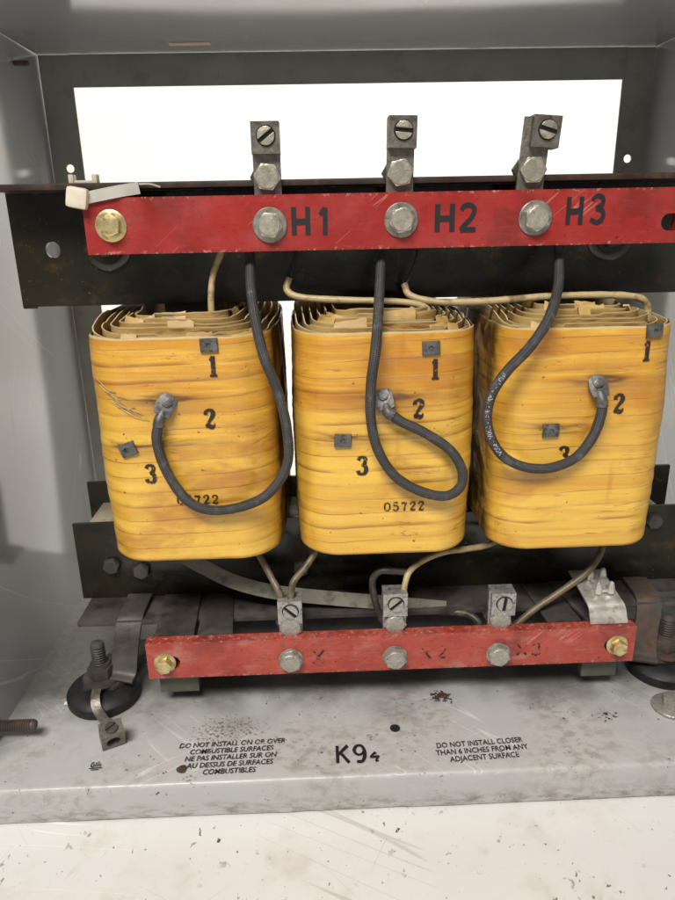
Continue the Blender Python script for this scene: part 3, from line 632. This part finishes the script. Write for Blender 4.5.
ch = thing('gap_shade_channel', 'dark grimy steel channel on the tray under the lower clamp flange', 'steel channel', (.04, .58, ZT), None, 'thing')  # invented channel, added so the gap behind the lower bar reads as shadow
m = MB(); m.box((-.150, .5540, ZT + .0006), (.2750, .5580, .0981), .0006); m.build('web', M['channel'], ch)
m = MB(); m.box((-.150, .5582, .0940), (.2750, .6020, .0980), .0006); m.build('top_flange', M['channel'], ch)

# ------------------------------------------------------------------ core
CX = (-.1020, .0520, .2045)
core = thing('iron_core', 'laminated iron core whose limbs pass through the three amber coils', 'transformer core', (.0505, .613, .118))
m = MB(); m.box((-.2150, YP + .0046, .118), (.3180, .6414, .1745), .0006); m.build('yoke', M['core'], core)
m = MB(); m.box((-.1900, YP + .0046, .3800), (.3180, .6414, .4590), .0006); m.build('yoke', M['dark'], core)
for x in CX:
    m = MB(); m.box((x - .022, YP + .0050, .1747), (x + .022, .6410, .3798), 0); m.build('limb', M['dark'], core)

# ------------------------------------------------------------------ coils
ZB, ZC = .1805, .3585
class Coil:
    def __init__(s, cx, hw, y0, y1, seed, bumps, taper=0.0, belly=0.0):
        s.belly = belly; s.stains = []
        s.cx, s.hw, s.cy, s.hd, s.seed, s.bumps, s.taper = cx, hw, (y0 + y1) / 2, (y1 - y0) / 2, seed, bumps, taper
    def base(s, u, inset=0, r=.030):
        """point and normal on the rounded rectangle; u runs along the perimeter, 0 at the middle of the front"""
        hw, hd, r = s.hw - inset, s.hd - inset, max(.006, r - inset * .6); a, b = hw - r, hd - r; q = PI * r / 2; P = 4 * a + 4 * b + 4 * q
        u = (u + P / 2) % P - P / 2; sg = 1 if u >= 0 else -1; t_ = abs(u)
        if t_ <= a: x, y, nx, ny = t_, -hd, 0, -1
        elif t_ <= a + q: th = (t_ - a) / r; x, y, nx, ny = a + r * math.sin(th), -b - r * math.cos(th), math.sin(th), -math.cos(th)
        elif t_ <= a + q + 2 * b: x, y, nx, ny = hw, -b + (t_ - a - q), 1, 0
        elif t_ <= a + 2 * q + 2 * b: th = (t_ - a - q - 2 * b) / r; x, y, nx, ny = a + r * math.cos(th), b + r * math.sin(th), math.cos(th), math.sin(th)
        else: x, y, nx, ny = a - (t_ - a - 2 * q - 2 * b), hd, 0, 1
        x += s.belly * nx * nx * (1 - (y / s.hd) ** 2)
        return Vector((s.cx + sg * x, s.cy + y, 0)), Vector((sg * nx, ny, 0)), P
    def relief(s, u, z):
        v = z - ZB; n3 = noise.noise
        vv = v + .006 * n3(Vector((u * 9, v * 14, s.seed))) - .03 * u
        t_ = vv / .0122; fr = t_ - math.floor(t_); k = random_hash(math.floor(t_) + s.seed * 31)
        d = (-.00042 * fr * (0.3 + k) + .00028 * (k - .5)) * (.35 + .9 * abs(n3(Vector((u * 13, v * 9, s.seed + 20)))))
        d += .0011 * n3(Vector((u * 16, v * 22, s.seed + 4))) + .0004 * n3(Vector((u * 60, v * 140, s.seed + 9)))
        d += .0016 * math.sin(PI * min(1, max(0, v / (ZC - ZB))))
        for (bu, bv, wd, ht, slope, amp) in s.bumps:
            du = u - bu; dv = v - bv - slope * du; d += amp * math.exp(-(du / wd) ** 2 - (dv / ht) ** 2)
        return d
    def stain(s, u, z):
        v = z - ZB; x = 0
        for (bu, bv, wd, ht, slope, amt) in s.stains:
            du = u - bu; dv = v - bv - slope * du + .0010 * noise.noise(Vector((u * 90, v * 60, s.seed)))
            x += amt * math.exp(-(abs(du) / wd) ** 1.5 - abs(dv / ht) ** 1.5)
        return min(1, x)
    def pt(s, u, z, lift=0):
        p, nrm, _ = s.base(u); tp = 1 - s.taper * (ZC - z) / (ZC - ZB)
        p = p + nrm * (s.relief(u, z) + lift); return Vector((s.cx + (p.x - s.cx) * tp, p.y, z))
def random_hash(i):
    x = math.sin(i * 12.9898) * 43758.5453; return x - math.floor(x)
def make_coil(c, label, tabs, digits, serial):
    r = thing('transformer_coil', label, 'transformer coil', (c.cx, c.cy, ZB), 'amber coils on the core')
    P = c.base(0)[2]; nu, nz = 260, 170; m = MB(); vs = []; uvs = []; st = []
    for k in range(nz + 1):
        z = ZB + (ZC - ZB) * k / nz
        for i in range(nu):
            u = (i / nu - .5) * P; zz = z
            if k == nz: zz += .0012 * noise.noise(Vector((u * 40, c.seed, 0)))
            e = min(1, k / 3) ; q = c.pt(u, z, -.0015 * (1 - e) ** 2); vs.append(Vector((q.x, q.y, zz))); uvs.append((u, z - ZB)); st.append(c.stain(u, z))
    # turn over the rim and go down inside
    for k, (dz, ins) in enumerate(((0.0002, .0012), (-.012, .0014))):
        for i in range(nu):
            u = (i / nu - .5) * P; q = c.pt(u, ZC, -ins); vs.append(Vector((q.x, q.y, ZC + dz + .0012 * noise.noise(Vector((u * 40, c.seed, 0)))))); uvs.append((u, ZC - ZB)); st.append(0)
    R = nz + 3; fs = []
    for k in range(R - 1):
        for i in range(nu):
            j = (i + 1) % nu; fs.append((k * nu + i, k * nu + j, (k + 1) * nu + j, (k + 1) * nu + i))
    m.add(vs, fs, uvs); m.st = {i: x for i, x in enumerate(st)}
    # seam of the uv at the back is never seen
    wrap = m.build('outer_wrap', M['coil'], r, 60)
    b = MB(); pts = []
    for i in range(80):
        p, nrm, _ = c.base((i / 80 - .5) * P); p = p - nrm * .0022; pts.append((c.cx + (p.x - c.cx) * (1 - c.taper), p.y))
    b.prism(pts, ZB + .0006, ZC - .015); b.build('winding_block', M['dark'], r, 40)
    # paper shells between the winding layers
    for L in range(6):
        ins = .0030 + L * .0062; base_top = ZC - .0008 + L * .0027 + .0012 * random_hash(c.seed + L)
        m = MB(); n = 150; vs = []; fs = []; pu = []; Pn = c.base(0, ins)[2]; gap = .012 * random_hash(c.seed * 3 + L)
        s0 = (random_hash(c.seed + L * 7) - .5) * .09
        for i in range(n + 1):
            u = (i / n - .5) * Pn
            wob = .0010 * noise.noise(Vector((u * 22, L * 3.1, c.seed))) + .0003 * noise.noise(Vector((u * 140, L, c.seed)))
            cut = .0022 * (1 if ((u - s0) % .11) < .045 else 0) * random_hash(L + c.seed * 5)
            tp = base_top + wob - cut; dn = .0008 * noise.noise(Vector((u * 14, L * 1.7, c.seed + 2)))
            p, nrm, _ = c.base(u, ins)
            tp += (.0100 if u < 0 else .0035) * (lambda q_: q_ * q_ * (3 - 2 * q_))(min(1, max(0, (abs(u) - .040) / .075))) * (1, .8, .5, .2, 0, 0)[L]
            for d_, z, uvv in ((0, ZC - .016, 0), (0, tp - .0012, .8), (.0003, tp, 1), (-.0006, tp, 1), (-.0010, ZC - .016, 0)):
                q = p + nrm * (d_ + dn * (1 if z > ZC - .01 else .3)); vs.append(Vector((q.x, q.y, z))); pu.append((u, uvv))
        for i in range(n):
            for k in range(4): fs.append((5 * i + k, 5 * i + 5 + k, 5 * i + 6 + k, 5 * i + 1 + k))
        m.add(vs, fs, pu); m.build('paper_layer', M['paper'], r, 40)
    rnd = random.Random(c.seed * 11)                 # torn flaps of paper leaning between the shells
    for a in range(9):
        u0 = rnd.uniform(-.055, .055); wd = rnd.uniform(.008, .026); ins = rnd.uniform(.002, .034); zz = ZC + ins * .40 + rnd.uniform(-.002, .002); sk = rnd.uniform(-.0035, .0035); ln_ = rnd.uniform(.004, .010)
        m = MB(); vs = []; fs = []; pu = []
        for i in range(7):
            p, nrm, _ = c.base(u0 + wd * (i / 6 - .5), ins); e = .0012 * noise.noise(Vector((i * .9, a, c.seed)))
            for d_, dz, uvv in ((0, -.006, 0), (-ln_ * .55, .0012 + e + sk * (i / 6 - .5), .5), (-ln_, .0004 + e * 2 + sk * (i / 6 - .5), .84), (-ln_, -.0001 + e * 2 + sk * (i / 6 - .5), .9), (-ln_ * .55, .0005 + e + sk * (i / 6 - .5), .85)):
                q = p + nrm * d_; vs.append(Vector((q.x, q.y, zz + dz))); pu.append((u0, uvv))
        for i in range(6):
            for k in range(4): fs.append((5 * i + k, 5 * i + 5 + k, 5 * i + 6 + k, 5 * i + 1 + k))
        m.add(vs, fs, pu); m.build('paper_flap', M['paper'], r, 60)
    for (u, v, ang, w_, h_) in tabs:                 # folded lead tabs lying on the wrap
        ca_, sa_ = math.cos(ang), math.sin(ang); n = 24
        def put(x, y, e): return c.pt(u + x * ca_ - y * sa_, ZB + v + x * sa_ + y * ca_, .0007 + e)
        m = MB(); sq = []; hl = []
        for i in range(n):
            a = 2 * PI * i / n; k = 1 / max(abs(math.cos(a)), abs(math.sin(a)))
            sq.append((w_ / 2 * math.cos(a) * k, h_ / 2 * math.sin(a) * k)); hl.append((.0019 * math.cos(a), .0019 * math.sin(a)))
        vs = [put(*q, .0014 - .0009) for q in sq] + [put(*q, .0014) for q in [(x * .92, y * .92) for x, y in sq]] + [put(*q, .0014) for q in hl] + [put(*q, .0002) for q in hl] + [put(x, y, -.0005) for x, y in sq]
        fs = []
        for i in range(n):
            j = (i + 1) % n
            for k in (0, 1, 2): fs.append((k * n + i, k * n + j, (k + 1) * n + j, (k + 1) * n + i))
            fs.append((4 * n + i, 4 * n + j, j, i))
        fs.append(tuple(3 * n + i for i in range(n))); m.add(vs, fs); m.build('tap_tab', M['lead'], r, 40)
    for key, u, v, h in digits:
        m = MB(); glyphs(m, [(key, 0, 0, h, .82)], lambda x, y, e: c.pt(u + x, ZB + v + y, .0006 + e), fat=1.35); m.build('stencilled_digit', M['stamp'], wrap, 0)
    if serial:
        u, v, h, seq = serial; m = MB(); seqs = []
        for i, ch in enumerate(seq): seqs.append((ch, (i - 2) * h * .84, (i % 2) * .0002, h, .92))
        glyphs(m, seqs, lambda x, y, e: c.pt(u + x, ZB + v + y, .0006 + e)); m.build('serial_number', M['stamp'], wrap, 0)
    return r
Y0, Y1 = .4995, .7200
def uvat(c, x, y):                                   # where a mark seen on the front of a coil lies: along the front, above the coil's foot
    p = at(x, y, Y0 - .0005); return p.x - c.cx, p.z - ZB
def coil_set(cx, hw, seed, label, tab1, tap2, tab3, d1, d2, d3, ser):
    c = Coil(cx, hw, Y0, Y1, seed, [], .0, (0, .0075, .0065, .0)[seed])
    a, b, t3 = uvat(c, *tab1), uvat(c, *tap2), uvat(c, *tab3)
    c.bumps = [(b[0] + .006, b[1] + .003, .024, .0060, .03, .0017), (t3[0] + .020, t3[1] + .001, .034, .0034, .07, .0013), (a[0] - .01, a[1] - .020, .045, .0030, -.01, .0004)]
    c.stains = [(b[0] + .002, b[1] + .0055, .013, .0036, .0, 1.), (b[0] + .004, b[1] + .004, .034, .0026, .02, .75), (b[0], b[1], .022, .010, 0, .35),
                (t3[0] + .012, t3[1] + .0030, .030, .0013, (.03, .085, .05, .03)[seed], .9), (t3[0] - .008, t3[1] + .004, .014, .0012, -.12, .75), (t3[0], t3[1], .012, .0075, 0, .45),
                (a[0], a[1] - .006, .012, .0025, 0, .5), (t3[0] + .035, t3[1] + .001, .05, .006, .07, .22)]
    h = .0150
    D = [(k, *uvat(c, *q)) for k, q in (('1', d1), ('2', d2), ('3', d3))]
    D = [(k, u, v - h / 2, h) for k, u, v in D]
    S = None
    if ser: u, v = uvat(c, *ser); S = (u, v - .0040, .0079, '05722')
    r = make_coil(c, label, [(*a, .03, .0130, .0100), (*t3, tab3_ang[seed], .0125, .0105)], D, S)
    return c, r
tab3_ang = {1: .35, 2: -.04, 3: 0.02}
c1, r1 = coil_set(CX[0], .0652, 1, 'amber coil under H1, its serial number 05722 half covered by the cable loop', (209, 345), (165, 405), (129, 449), (213, 366), (210, 418), (151, 473), (198, 499))
m = MB()
for a in range(7):
    u0 = -.062 + .003 * a; v0 = .148 - .0035 * a + random.uniform(-.002, .002); ln_ = random.uniform(.014, .03)
    m.tube([c1.pt(u0 + ln_ * t_, ZB + v0 - ln_ * t_ * random.uniform(.35, .8), .0008 + .0012 * math.sin(PI * t_)) for t_ in (0, .33, .66, 1)], .00028, 6, 4)
m.build('frayed_threads', M['sleeve'], r1, 60, 'stuff')
c2, r2 = coil_set(CX[1], .0662, 2, 'amber coil between the other two, serial number 05722 fully readable', (431, 348), (384, 402), (343, 440), (435, 369), (418, 408), (362, 465), (404, 506))
c3, r3 = coil_set(CX[2], .0672, 3, 'amber coil under H3, digit 3 half covered by the lettered cable', (655, 331), (598, 385), (550, 430), (647, 351), (618, 403), (563, 455), None)

# ------------------------------------------------------------------ cables
def power_cable(label, path, tap, ang, r=.0038, lugr=.0062):
    P = [at(x, y, Y) for x, y, Y in path]
    t = thing('power_cable', label, 'cable', P[0], 'black braided cables looping from the upper bar')
    m = MB(); m.tube(P, r, 14, 12, jag=.05); m.build('insulation', M['braid'], t, 60)
    # crimped lug: barrel on the cable end, flat palm on the coil tab with a rivet
    e = P[-1]; q = at(*tap); d = (q - e).normalized(); m = MB()
    m.tube([P[-1] - (P[-1] - P[-2]).normalized() * .004, e, e.lerp(q, .35), e.lerp(q, .6)], lambda k: .0047 - .0016 * k, 12, 5, jag=.10)
    u, w_ = frame_of(d)
    pts = [(-.0058, -.005), (.0060, -.0045), (.0074, .003), (.0066, .0090), (.0036, .0122), (-.0026, .0118), (-.0068, .0094), (-.0070, .003)]
    right = d.cross(Vector((0, -1, 0))).normalized() * -1; nrm = right.cross(d).normalized()
    if nrm.y > 0: nrm = -nrm
    T = Matrix((( right.x, d.x, nrm.x, q.x), (right.y, d.y, nrm.y, q.y), (right.z, d.z, nrm.z, q.z), (0, 0, 0, 1))) @ Matrix.Translation((0, -.004, 0))
    m.prism(pts, 0, .0022, T, .0005); m.lathe([(.0040, .002), (.0038, .0034), (.0022, .0038)], 14, T @ Matrix.Translation((0, .0058, 0)))
    m.build('crimp_lug', M['lead'], t, 40); return t, P
F = .4900
pc1, _ = power_cable('black braided cable looping from behind H1 bar across its coil front', [(249, 236, .552), (250, 262, .545), (252, 298, .520), (262, 350, .489), (278, 392, F), (287, 430, F), (287, 465, F), (268, 494, F), (240, 507, F), (210, 510, F), (187, 500, F), (167, 472, F), (157, 442, F), (159, 421, .4905)], (166, 405, .4958), 0)
pc2, _ = power_cable('black braided cable dropping straight before folding into a narrow loop on middle coil', [(381, 236, .552), (381, 258, .545), (379, 300, .512), (376, 345, .487), (371, 385, .487), (371, 420, .487), (378, 450, .488), (395, 476, .489), (420, 491, F), (445, 496, F), (460, 487, F), (462, 470, F), (450, 450, F), (425, 433, F), (402, 422, F), (388, 412, F)], (384, 399, .4958), 0)
pc3, P3 = power_cable('black braided cable with worn white lettering, sweeping wide under H3', [(558, 232, .552), (559, 258, .545), (558, 287, .52), (549, 318, .489), (530, 347, .486), (508, 370, .486), (493, 392, .488), (487, 415, F), (491, 438, F), (504, 457, F), (525, 467, F), (550, 468, F), (575, 458, F), (592, 438, F), (601, 415, F), (602, 401, .4905)], (598, 386, .4958), 0)
# worn lettering along that cable
S = spline(P3[5:12], 40); ln = [0]
for a, b in zip(S, S[1:]): ln.append(ln[-1] + (b - a).length)
def along(x, y, e):
    x = max(0, min(x, ln[-1] - 1e-5)); k = next(i for i in range(len(ln)) if ln[i] > x) - 1; f_ = (x - ln[k]) / (ln[k + 1] - ln[k]); p = S[k].lerp(S[k + 1], f_)
    tg = (S[min(k + 2, len(S) - 1)] - S[max(k - 1, 0)]).normalized(); toc = (EYE - p).normalized(); side = tg.cross(toc).normalized(); toc = side.cross(tg).normalized(); a = -y / .0042
    return p + (toc * math.cos(a) + side * math.sin(a)) * .0042
m = MB(); text_mesh(m, '600V - 600V - 90C - 600V - 600V', .0050, lambda x, y, e: along(x + .036, -(y - .0018), e)); m.build('white_lettering', M['white'], [o for o in bpy.data.objects if o.parent == pc3 and o.name.startswith('insul')][0], 0)

# ------------------------------------------------------------------ sleeved leads
def lead(name, label, path, r, mat, group, flat=None, tip=None):
    P = [at(x, y, Y) for x, y, Y in path]; m = MB(); t = thing(name, label, 'lead', P[0], group)
    m.tube(P, r, 12, 10, flat=flat, jag=.12); m.build('sleeve', mat, t, 60)
    if tip:
        m = MB(); m.tube([at(*q) for q in tip], .0011, 8, 6); m.build('bare_wire', M['soot'], t, 60)
    return t
GL = 'sleeved leads around the coil tops'; GB = 'sleeved leads below the coils'
lead('sleeved_lead', 'short cream sleeved lead dropping into the top of coil under H1', [(224, 236, .556), (220, 255, .552), (213, 275, .549), (211, 300, .546), (213, 332, .543)], .0026, M['sleeve'], GL)
lead('sleeved_lead', 'cream sleeved lead running flat then bending down into the middle coil', [(289, 278, .556), (287, 290, .553), (300, 297, .550), (340, 300, .546), (400, 302, .543), (424, 307, .542), (430, 318, .542), (430, 336, .541)], .0027, M['sleeve'], GL, tip=[(296, 240, .566), (294, 262, .560), (289, 282, .5555)])
lead('sleeved_lead', 'longest cream sleeved lead, running flat over the coil under H3', [(404, 284, .556), (411, 296, .552), (440, 302, .548), (490, 301, .546), (540, 297, .545), (600, 295, .543), (636, 297, .541), (647, 305, .541), (647, 322, .541)], .0028, M['sleeve'], GL, tip=[(419, 240, .566), (415, 262, .560), (405, 287, .5555)])
lead('sleeved_lead', 'grimy sleeved lead slanting from coil under H1 into the nearest low lug', [(255, 548, .535), (262, 560, .530), (271, 577, .522), (279, 592, .514), (283, 606, .5125)], .0028, M['sleeved'], GB)
lead('sleeved_lead', 'grimy sleeved lead curving from middle coil foot into the twin lead lug', [(319, 542, .535), (313, 556, .530), (304, 569, .524), (294, 581, .517), (291, 594, .5125), (291, 606, .5125)], .0030, M['sleeved'], GB)
lead('sleeved_lead', 'brown tinged sleeved lead curving out from under coil below H3 to the forked lug', [(500, 538, .56), (488, 545, .55), (466, 549, .542), (445, 552, .535), (424, 560, .528), (410, 571, .520), (405, 584, .5145), (403, 600, .5135)], .0026, M['sleeve'], GB)
lead('sleeved_lead', 'sooty blackened lead hooked over the forked lug', [(406, 572, .522), (394, 571, .522), (381, 571, .522), (373, 579, .522), (374, 596, .524), (381, 620, .526)], .0030, M['soot'], GB)
lead('sleeved_lead', 'long tan sleeved lead sloping from coil below H3 down behind its low lug', [(604, 542, .545), (599, 556, .540), (586, 573, .535), (560, 592, .530), (535, 609, .526), (514, 626, .522)], .0031, M['sleeved'], GB)
lead('sleeved_lead', 'short dark grey lead stub curling beside the low lug below H3', [(440, 612, .545), (456, 612, .541), (470, 615, .538), (479, 623, .533), (482, 634, .530)], .0034, M['soot'], GB)
P = [at(*q) for q in ((183, 556, .560), (205, 568, .553), (235, 582, .548), (275, 592, .546), (330, 598, .547), (390, 603, .546), (446, 608, .545))]
m = MB(); m.ribbon(P, .0125, .0012, Vector((0, .45, .9)), 10); tag(m.build('glass_tape_strip', M['strap'], None, 60), 'flat grey woven tape strip lying behind the low lugs', 'tape strip')

# ------------------------------------------------------------------ cable tie
t = thing('cable_tie', 'aged white nylon cable tie strapped over the end of the H1 bar', 'cable tie', (-.163, .52, .4545))
h = at(78, 198, .5265); m = MB(); m.box((-.0080, -.004, -.0072), (.0072, .004, .0072), .0028, Matrix.Translation(h) @ Matrix.Rotation(.2, 4, 'Y')); m.build('tie_head', M['nylon'], t)
A = [at(86, 198, .5275), at(100, 195, .5280), at(120, 191, .5290), at(139, 188, .5330)]
m = MB(); m.ribbon(A, .0080, .0012, Vector((0, 0, 1)), 8)
m.build('strap', M['clear'], t, 60)
m = MB(); m.ribbon([at(139, 184, .535), at(150, 184, .541), at(160, 187, .545)], .0012, .0012, Vector((0, 0, 1)), 6); m.build('strap_edge', M['nylon'], t, 60)
m = MB(); k = at(84, 179, .552)
for dx in (-.0085, .0085): m.box((k.x + dx - .0018, .548, .4652), (k.x + dx + .0018, .556, .4712), .0005)
m.box((k.x - .0085, .549, .4652), (k.x + .0085, .555, .4672), .0005)
tag(m.build('nylon_clip', M['nylon']), 'small tan nylon clip with two prongs on top of the upper clamp angle', 'clip')

# ------------------------------------------------------------------ supports under the lower bar
def support(x0, x1, label, slant):
    s_ = thing('support_bracket', label, 'bracket', ((x0 + x1) / 2, .54, .06), 'brackets carrying the lower red bar')
    m = MB(); pts = [(x0 + slant, .578), (x0, .5106), (x1, .5106), (x1 + slant, .578)]; m.prism(pts[::-1], .1031, .1058, None, .0003); m.build('strap', M['dusty'], s_)
    m = MB(); m.box((x0, .5104, .0480), (x1, .5190, .1029), .0006); m.build('foot_block', M['green'], s_)
support(-.1440, -.1105, 'dark steel bracket under the low bar end nearest the tray foot with hanging ground lug', -.004)
support(.2260, .2570, 'dark steel bracket under the low bar end carrying the bent tin saddle', -.012)
m = MB(); m.prism([(-.108, .5112), (-.078, .5112), (-.084, .577), (-.110, .577)], .1031, .1050, None, .0003); tag(m.build('steel_strap', M['dusty'], None), 'flat dusty steel strap lying across lower flange beside the bar end bracket', 'strap')
m = MB(); m.prism([(.192, .5114), (.222, .5114), (.214, .577), (.188, .577)], .1031, .1049, None, .0003); tag(m.build('steel_strap', M['dusty'], None), 'flat dusty steel strap lying across lower flange below the coil under H3', 'strap')

# bent tin saddle with a grounding clip
sd = thing('saddle_bracket', 'bright bent tin saddle holding a pronged clip over the low bar end', 'bracket', (.243, .53, .105))
prof = [(.5520, .1310), (.5300, .1278), (.5150, .1245), (.5095, .1225), (.5062, .1190), (.5050, .1130), (.5050, .1056)]
S_ = spline([Vector((0, y, z)) for y, z in prof], 5); vs = []; fs = []; m = MB()
for i, p in enumerate(S_):
    tg = (S_[min(i + 1, len(S_) - 1)] - S_[max(i - 1, 0)]).normalized(); nn = Vector((0, -tg.z, tg.y)); nn = nn if nn.z > 0 or nn.y < 0 else -nn
    f_ = i / (len(S_) - 1)
    for x in (.2262 - .004 * (1 - f_), .2585 - .006 * (1 - f_)):
        for o_ in (0, .0016): q = p - nn * o_; vs.append(Vector((x, q.y, q.z)))
for i in range(len(S_) - 1):
    a = 4 * i; b = a + 4; fs += [(a, a + 2, b + 2, b), (a + 1, b + 1, b + 3, a + 3), (a, b, b + 1, a + 1), (a + 2, a + 3, b + 3, b + 2)]
fs += [(0, 1, 3, 2), (len(vs) - 4, len(vs) - 2, len(vs) - 1, len(vs) - 3)]
m.add(vs, fs); m.build('saddle', M['tin'], sd, 40)
m = MB(); cx_, cy_ = .2425, .5290
for dx in (-.0055, .0055):
    for dy in (-.0095, .0095): m.lathe([(.0034, 0), (.0033, .005), (.0022, .0095), (.0008, .0106)], 10, Matrix.Translation((cx_ + dx, cy_ + dy, .1278 + dy * .15)))
m.box((cx_ - .0078, cy_ - .0055, .1270), (cx_ + .0078, cy_ + .0055, .1318), .0012); m.box((cx_ - .0030, cy_ - .011, .1268), (cx_ + .003, cy_ + .011, .1300), .0010)
m.build('pronged_clip', M['tin'], sd)

# ------------------------------------------------------------------ rubber feet
def foot(cx, cy, label, rust, arm):
    f_ = thing('rubber_mount', label, 'mount', (cx, cy, ZT), 'rubber isolating mounts')
    T = Matrix.Translation((cx, cy, ZT + .0006))
    m = MB(); m.lathe([(.0300, 0), (.0315, .003), (.0315, .009), (.0290, .0125), (.0240, .0145), (.0180, .015)], 40, T); m.build('rubber_pad', M['rubber'], f_)
    m = MB(); m.prism(arm, ZT + .0160, ZT + .0205, None, .0006)
    m.lathe([(.0165, .0203), (.0160, .0235), (.009, .0240)], 24, T); m.build('bracket_plate', M[rust], f_)
    m = MB(); bx = cx + (.024 if cx < 0 else -.020); m.ribbon([Vector((bx + .004, .576, .1068)), Vector((bx + .003, .548, .1052)), Vector((bx + .001, .537, .096)), Vector((bx - .002, .532, .078)), Vector((bx - .004, .526, .060)), Vector((bx - .006, .518, ZT + .0220))], .022, .0034, Vector((1, 0, 0)), 8); m.build('bent_arm', M[rust], f_)
    m = MB(); m.prism(hexagon(.0115, .3), .0238, .0340, T, .0008); m.lathe([(.0092, .0338), (.0085, .0372)], 20, T); m.build('hex_nut', M[rust], f_)
    m = MB(); threaded(m, .0062, .0210, T @ Matrix.Translation((0, 0, .036)), .0024); m.build('threaded_stud', M['dusty'], f_)
    return f_
foot(-.1985, .5255, 'black rubber mount with nut and stud, ground lug hanging from it', 'dusty', [(-.212, .514), (-.186, .514), (-.170, .530), (-.158, .585), (-.196, .585), (-.214, .535)])
foot(.3120, .5350, 'black rubber mount with rusty brown nut, at the tin saddle end', 'rusty', [(.298, .522), (.330, .522), (.345, .545), (.335, .590), (.290, .590), (.294, .540)])

# hanging ground lug
g = atz(112, 735, ZT + .010); gl = thing('ground_lug', 'small dull box lug lying on the tray below a rubber mount', 'ground lug', (g.x, g.y, ZT))
T = Matrix.Translation((g.x, g.y, ZT + .0106)) @ Matrix.Rotation(.45, 4, 'Z') @ Matrix.Rotation(.35, 4, 'X')
n = 24; outer = []; inner = []
for i in range(n):
    a = 2 * PI * i / n; k = 1 / max(abs(math.cos(a)), abs(math.sin(a))); outer.append((.0090 * math.cos(a) * k, .0090 * math.sin(a) * k)); inner.append((.0055 * math.cos(a), .0055 * math.sin(a)))
m = MB(); m.ringplate(outer, inner, -.007, .007, T @ Matrix.Rotation(PI / 2, 4, 'X')); m.build('lug_body', M['lug'], gl, 30)
m = MB(); slotted(m, T @ Matrix.Translation((0, 0, .0088)), .0050, .0022, .4); m.build('slotted_screw', M['dusty'], gl)
m = MB(); m.ribbon([Vector((-.1985, .510, ZT + .0212)), Vector((-.197, .4995, ZT + .0195)), Vector((-.193, .491, ZT + .013)), Vector((g.x, g.y + .006, ZT + .006)), Vector((g.x, g.y, ZT + .004))], .0075, .0018, Vector((1, .2, 0)), 6); m.build('lug_tongue', M['lug'], gl, 60)

# hardware at the tray's far corner
h = atz(667, 708, ZT); m = MB(); T = Matrix.Translation((h.x + .004, h.y, ZT + .0008))
hw_ = thing('floor_bolt', 'scuffed silver bolt and broad washer on the tray by rusty mount', 'bolt', (h.x + .004, h.y, ZT))
m.lathe([(.0165, 0), (.0165, .0018), (.0155, .0026), (.0070, .0032)], 32, T); m.build('washer', M['zincd'], hw_)
m = MB(); m.prism(hexagon(.0090, .2), .0026, .0090, T @ Matrix.Translation((.001, .002, 0)), .0006); m.build('hex_head', M['zincd'], hw_)

# little paint flakes on the tray
m = MB(); q = atz(70, 705, ZT)
for i in range(7): m.box((q.x + random.uniform(-.004, .004) - .0015, q.y + random.uniform(-.002, .002) - .001, ZT + .0012), (q.x + random.uniform(-.004, .004) + .0015, q.y + .002, ZT + .0018 + .0002 * i), 0)
tag(m.build('paint_flake', M['wall'], None, 0), 'flake of white paint on the tray beside a rubber mount', 'paint flake')

# ------------------------------------------------------------------ light
w = bpy.data.worlds.new('World'); bpy.context.scene.world = w; w.use_nodes = True
bg = w.node_tree.nodes['Background']; bg.inputs[0].default_value = (.98, .99, 1, 1); bg.inputs[1].default_value = .17
def area(name, loc, to, sx, sy, watts, col):
    l = bpy.data.lights.new(name, 'AREA'); l.shape = 'RECTANGLE'; l.size = sx; l.size_y = sy; l.energy = watts; l.color = col
    o = bpy.data.objects.new(name, l); C.objects.link(o); o.location = loc; o.rotation_euler = (Vector(to) - Vector(loc)).to_track_quat('-Z', 'Y').to_euler(); return o
area('ceiling_lamp', (-.45, -.85, 2.0), (.0, .45, .15), 1.2, .5, 67, (1, .965, .91))
area('back_lamp', (.5, 1.25, 2.1), (.1, 2.0, .3), 1.6, .5, 54, (1, .97, .91))

cd = bpy.data.cameras.new('camera'); co = bpy.data.objects.new('camera', cd); C.objects.link(co)
cd.sensor_fit = 'VERTICAL'; cd.sensor_height = 36; cd.lens = FOC / 900 * 36; cd.clip_start = .01; cd.clip_end = 100
R = Matrix((CR, CU, -CF)).transposed().to_4x4(); R.translation = EYE; co.matrix_world = R
sc = bpy.context.scene; sc.camera = co
sc.view_settings.view_transform = 'Standard'; sc.view_settings.look = 'None'; sc.view_settings.exposure = 0; sc.view_settings.gamma = 1
sc.cycles.use_denoising = True
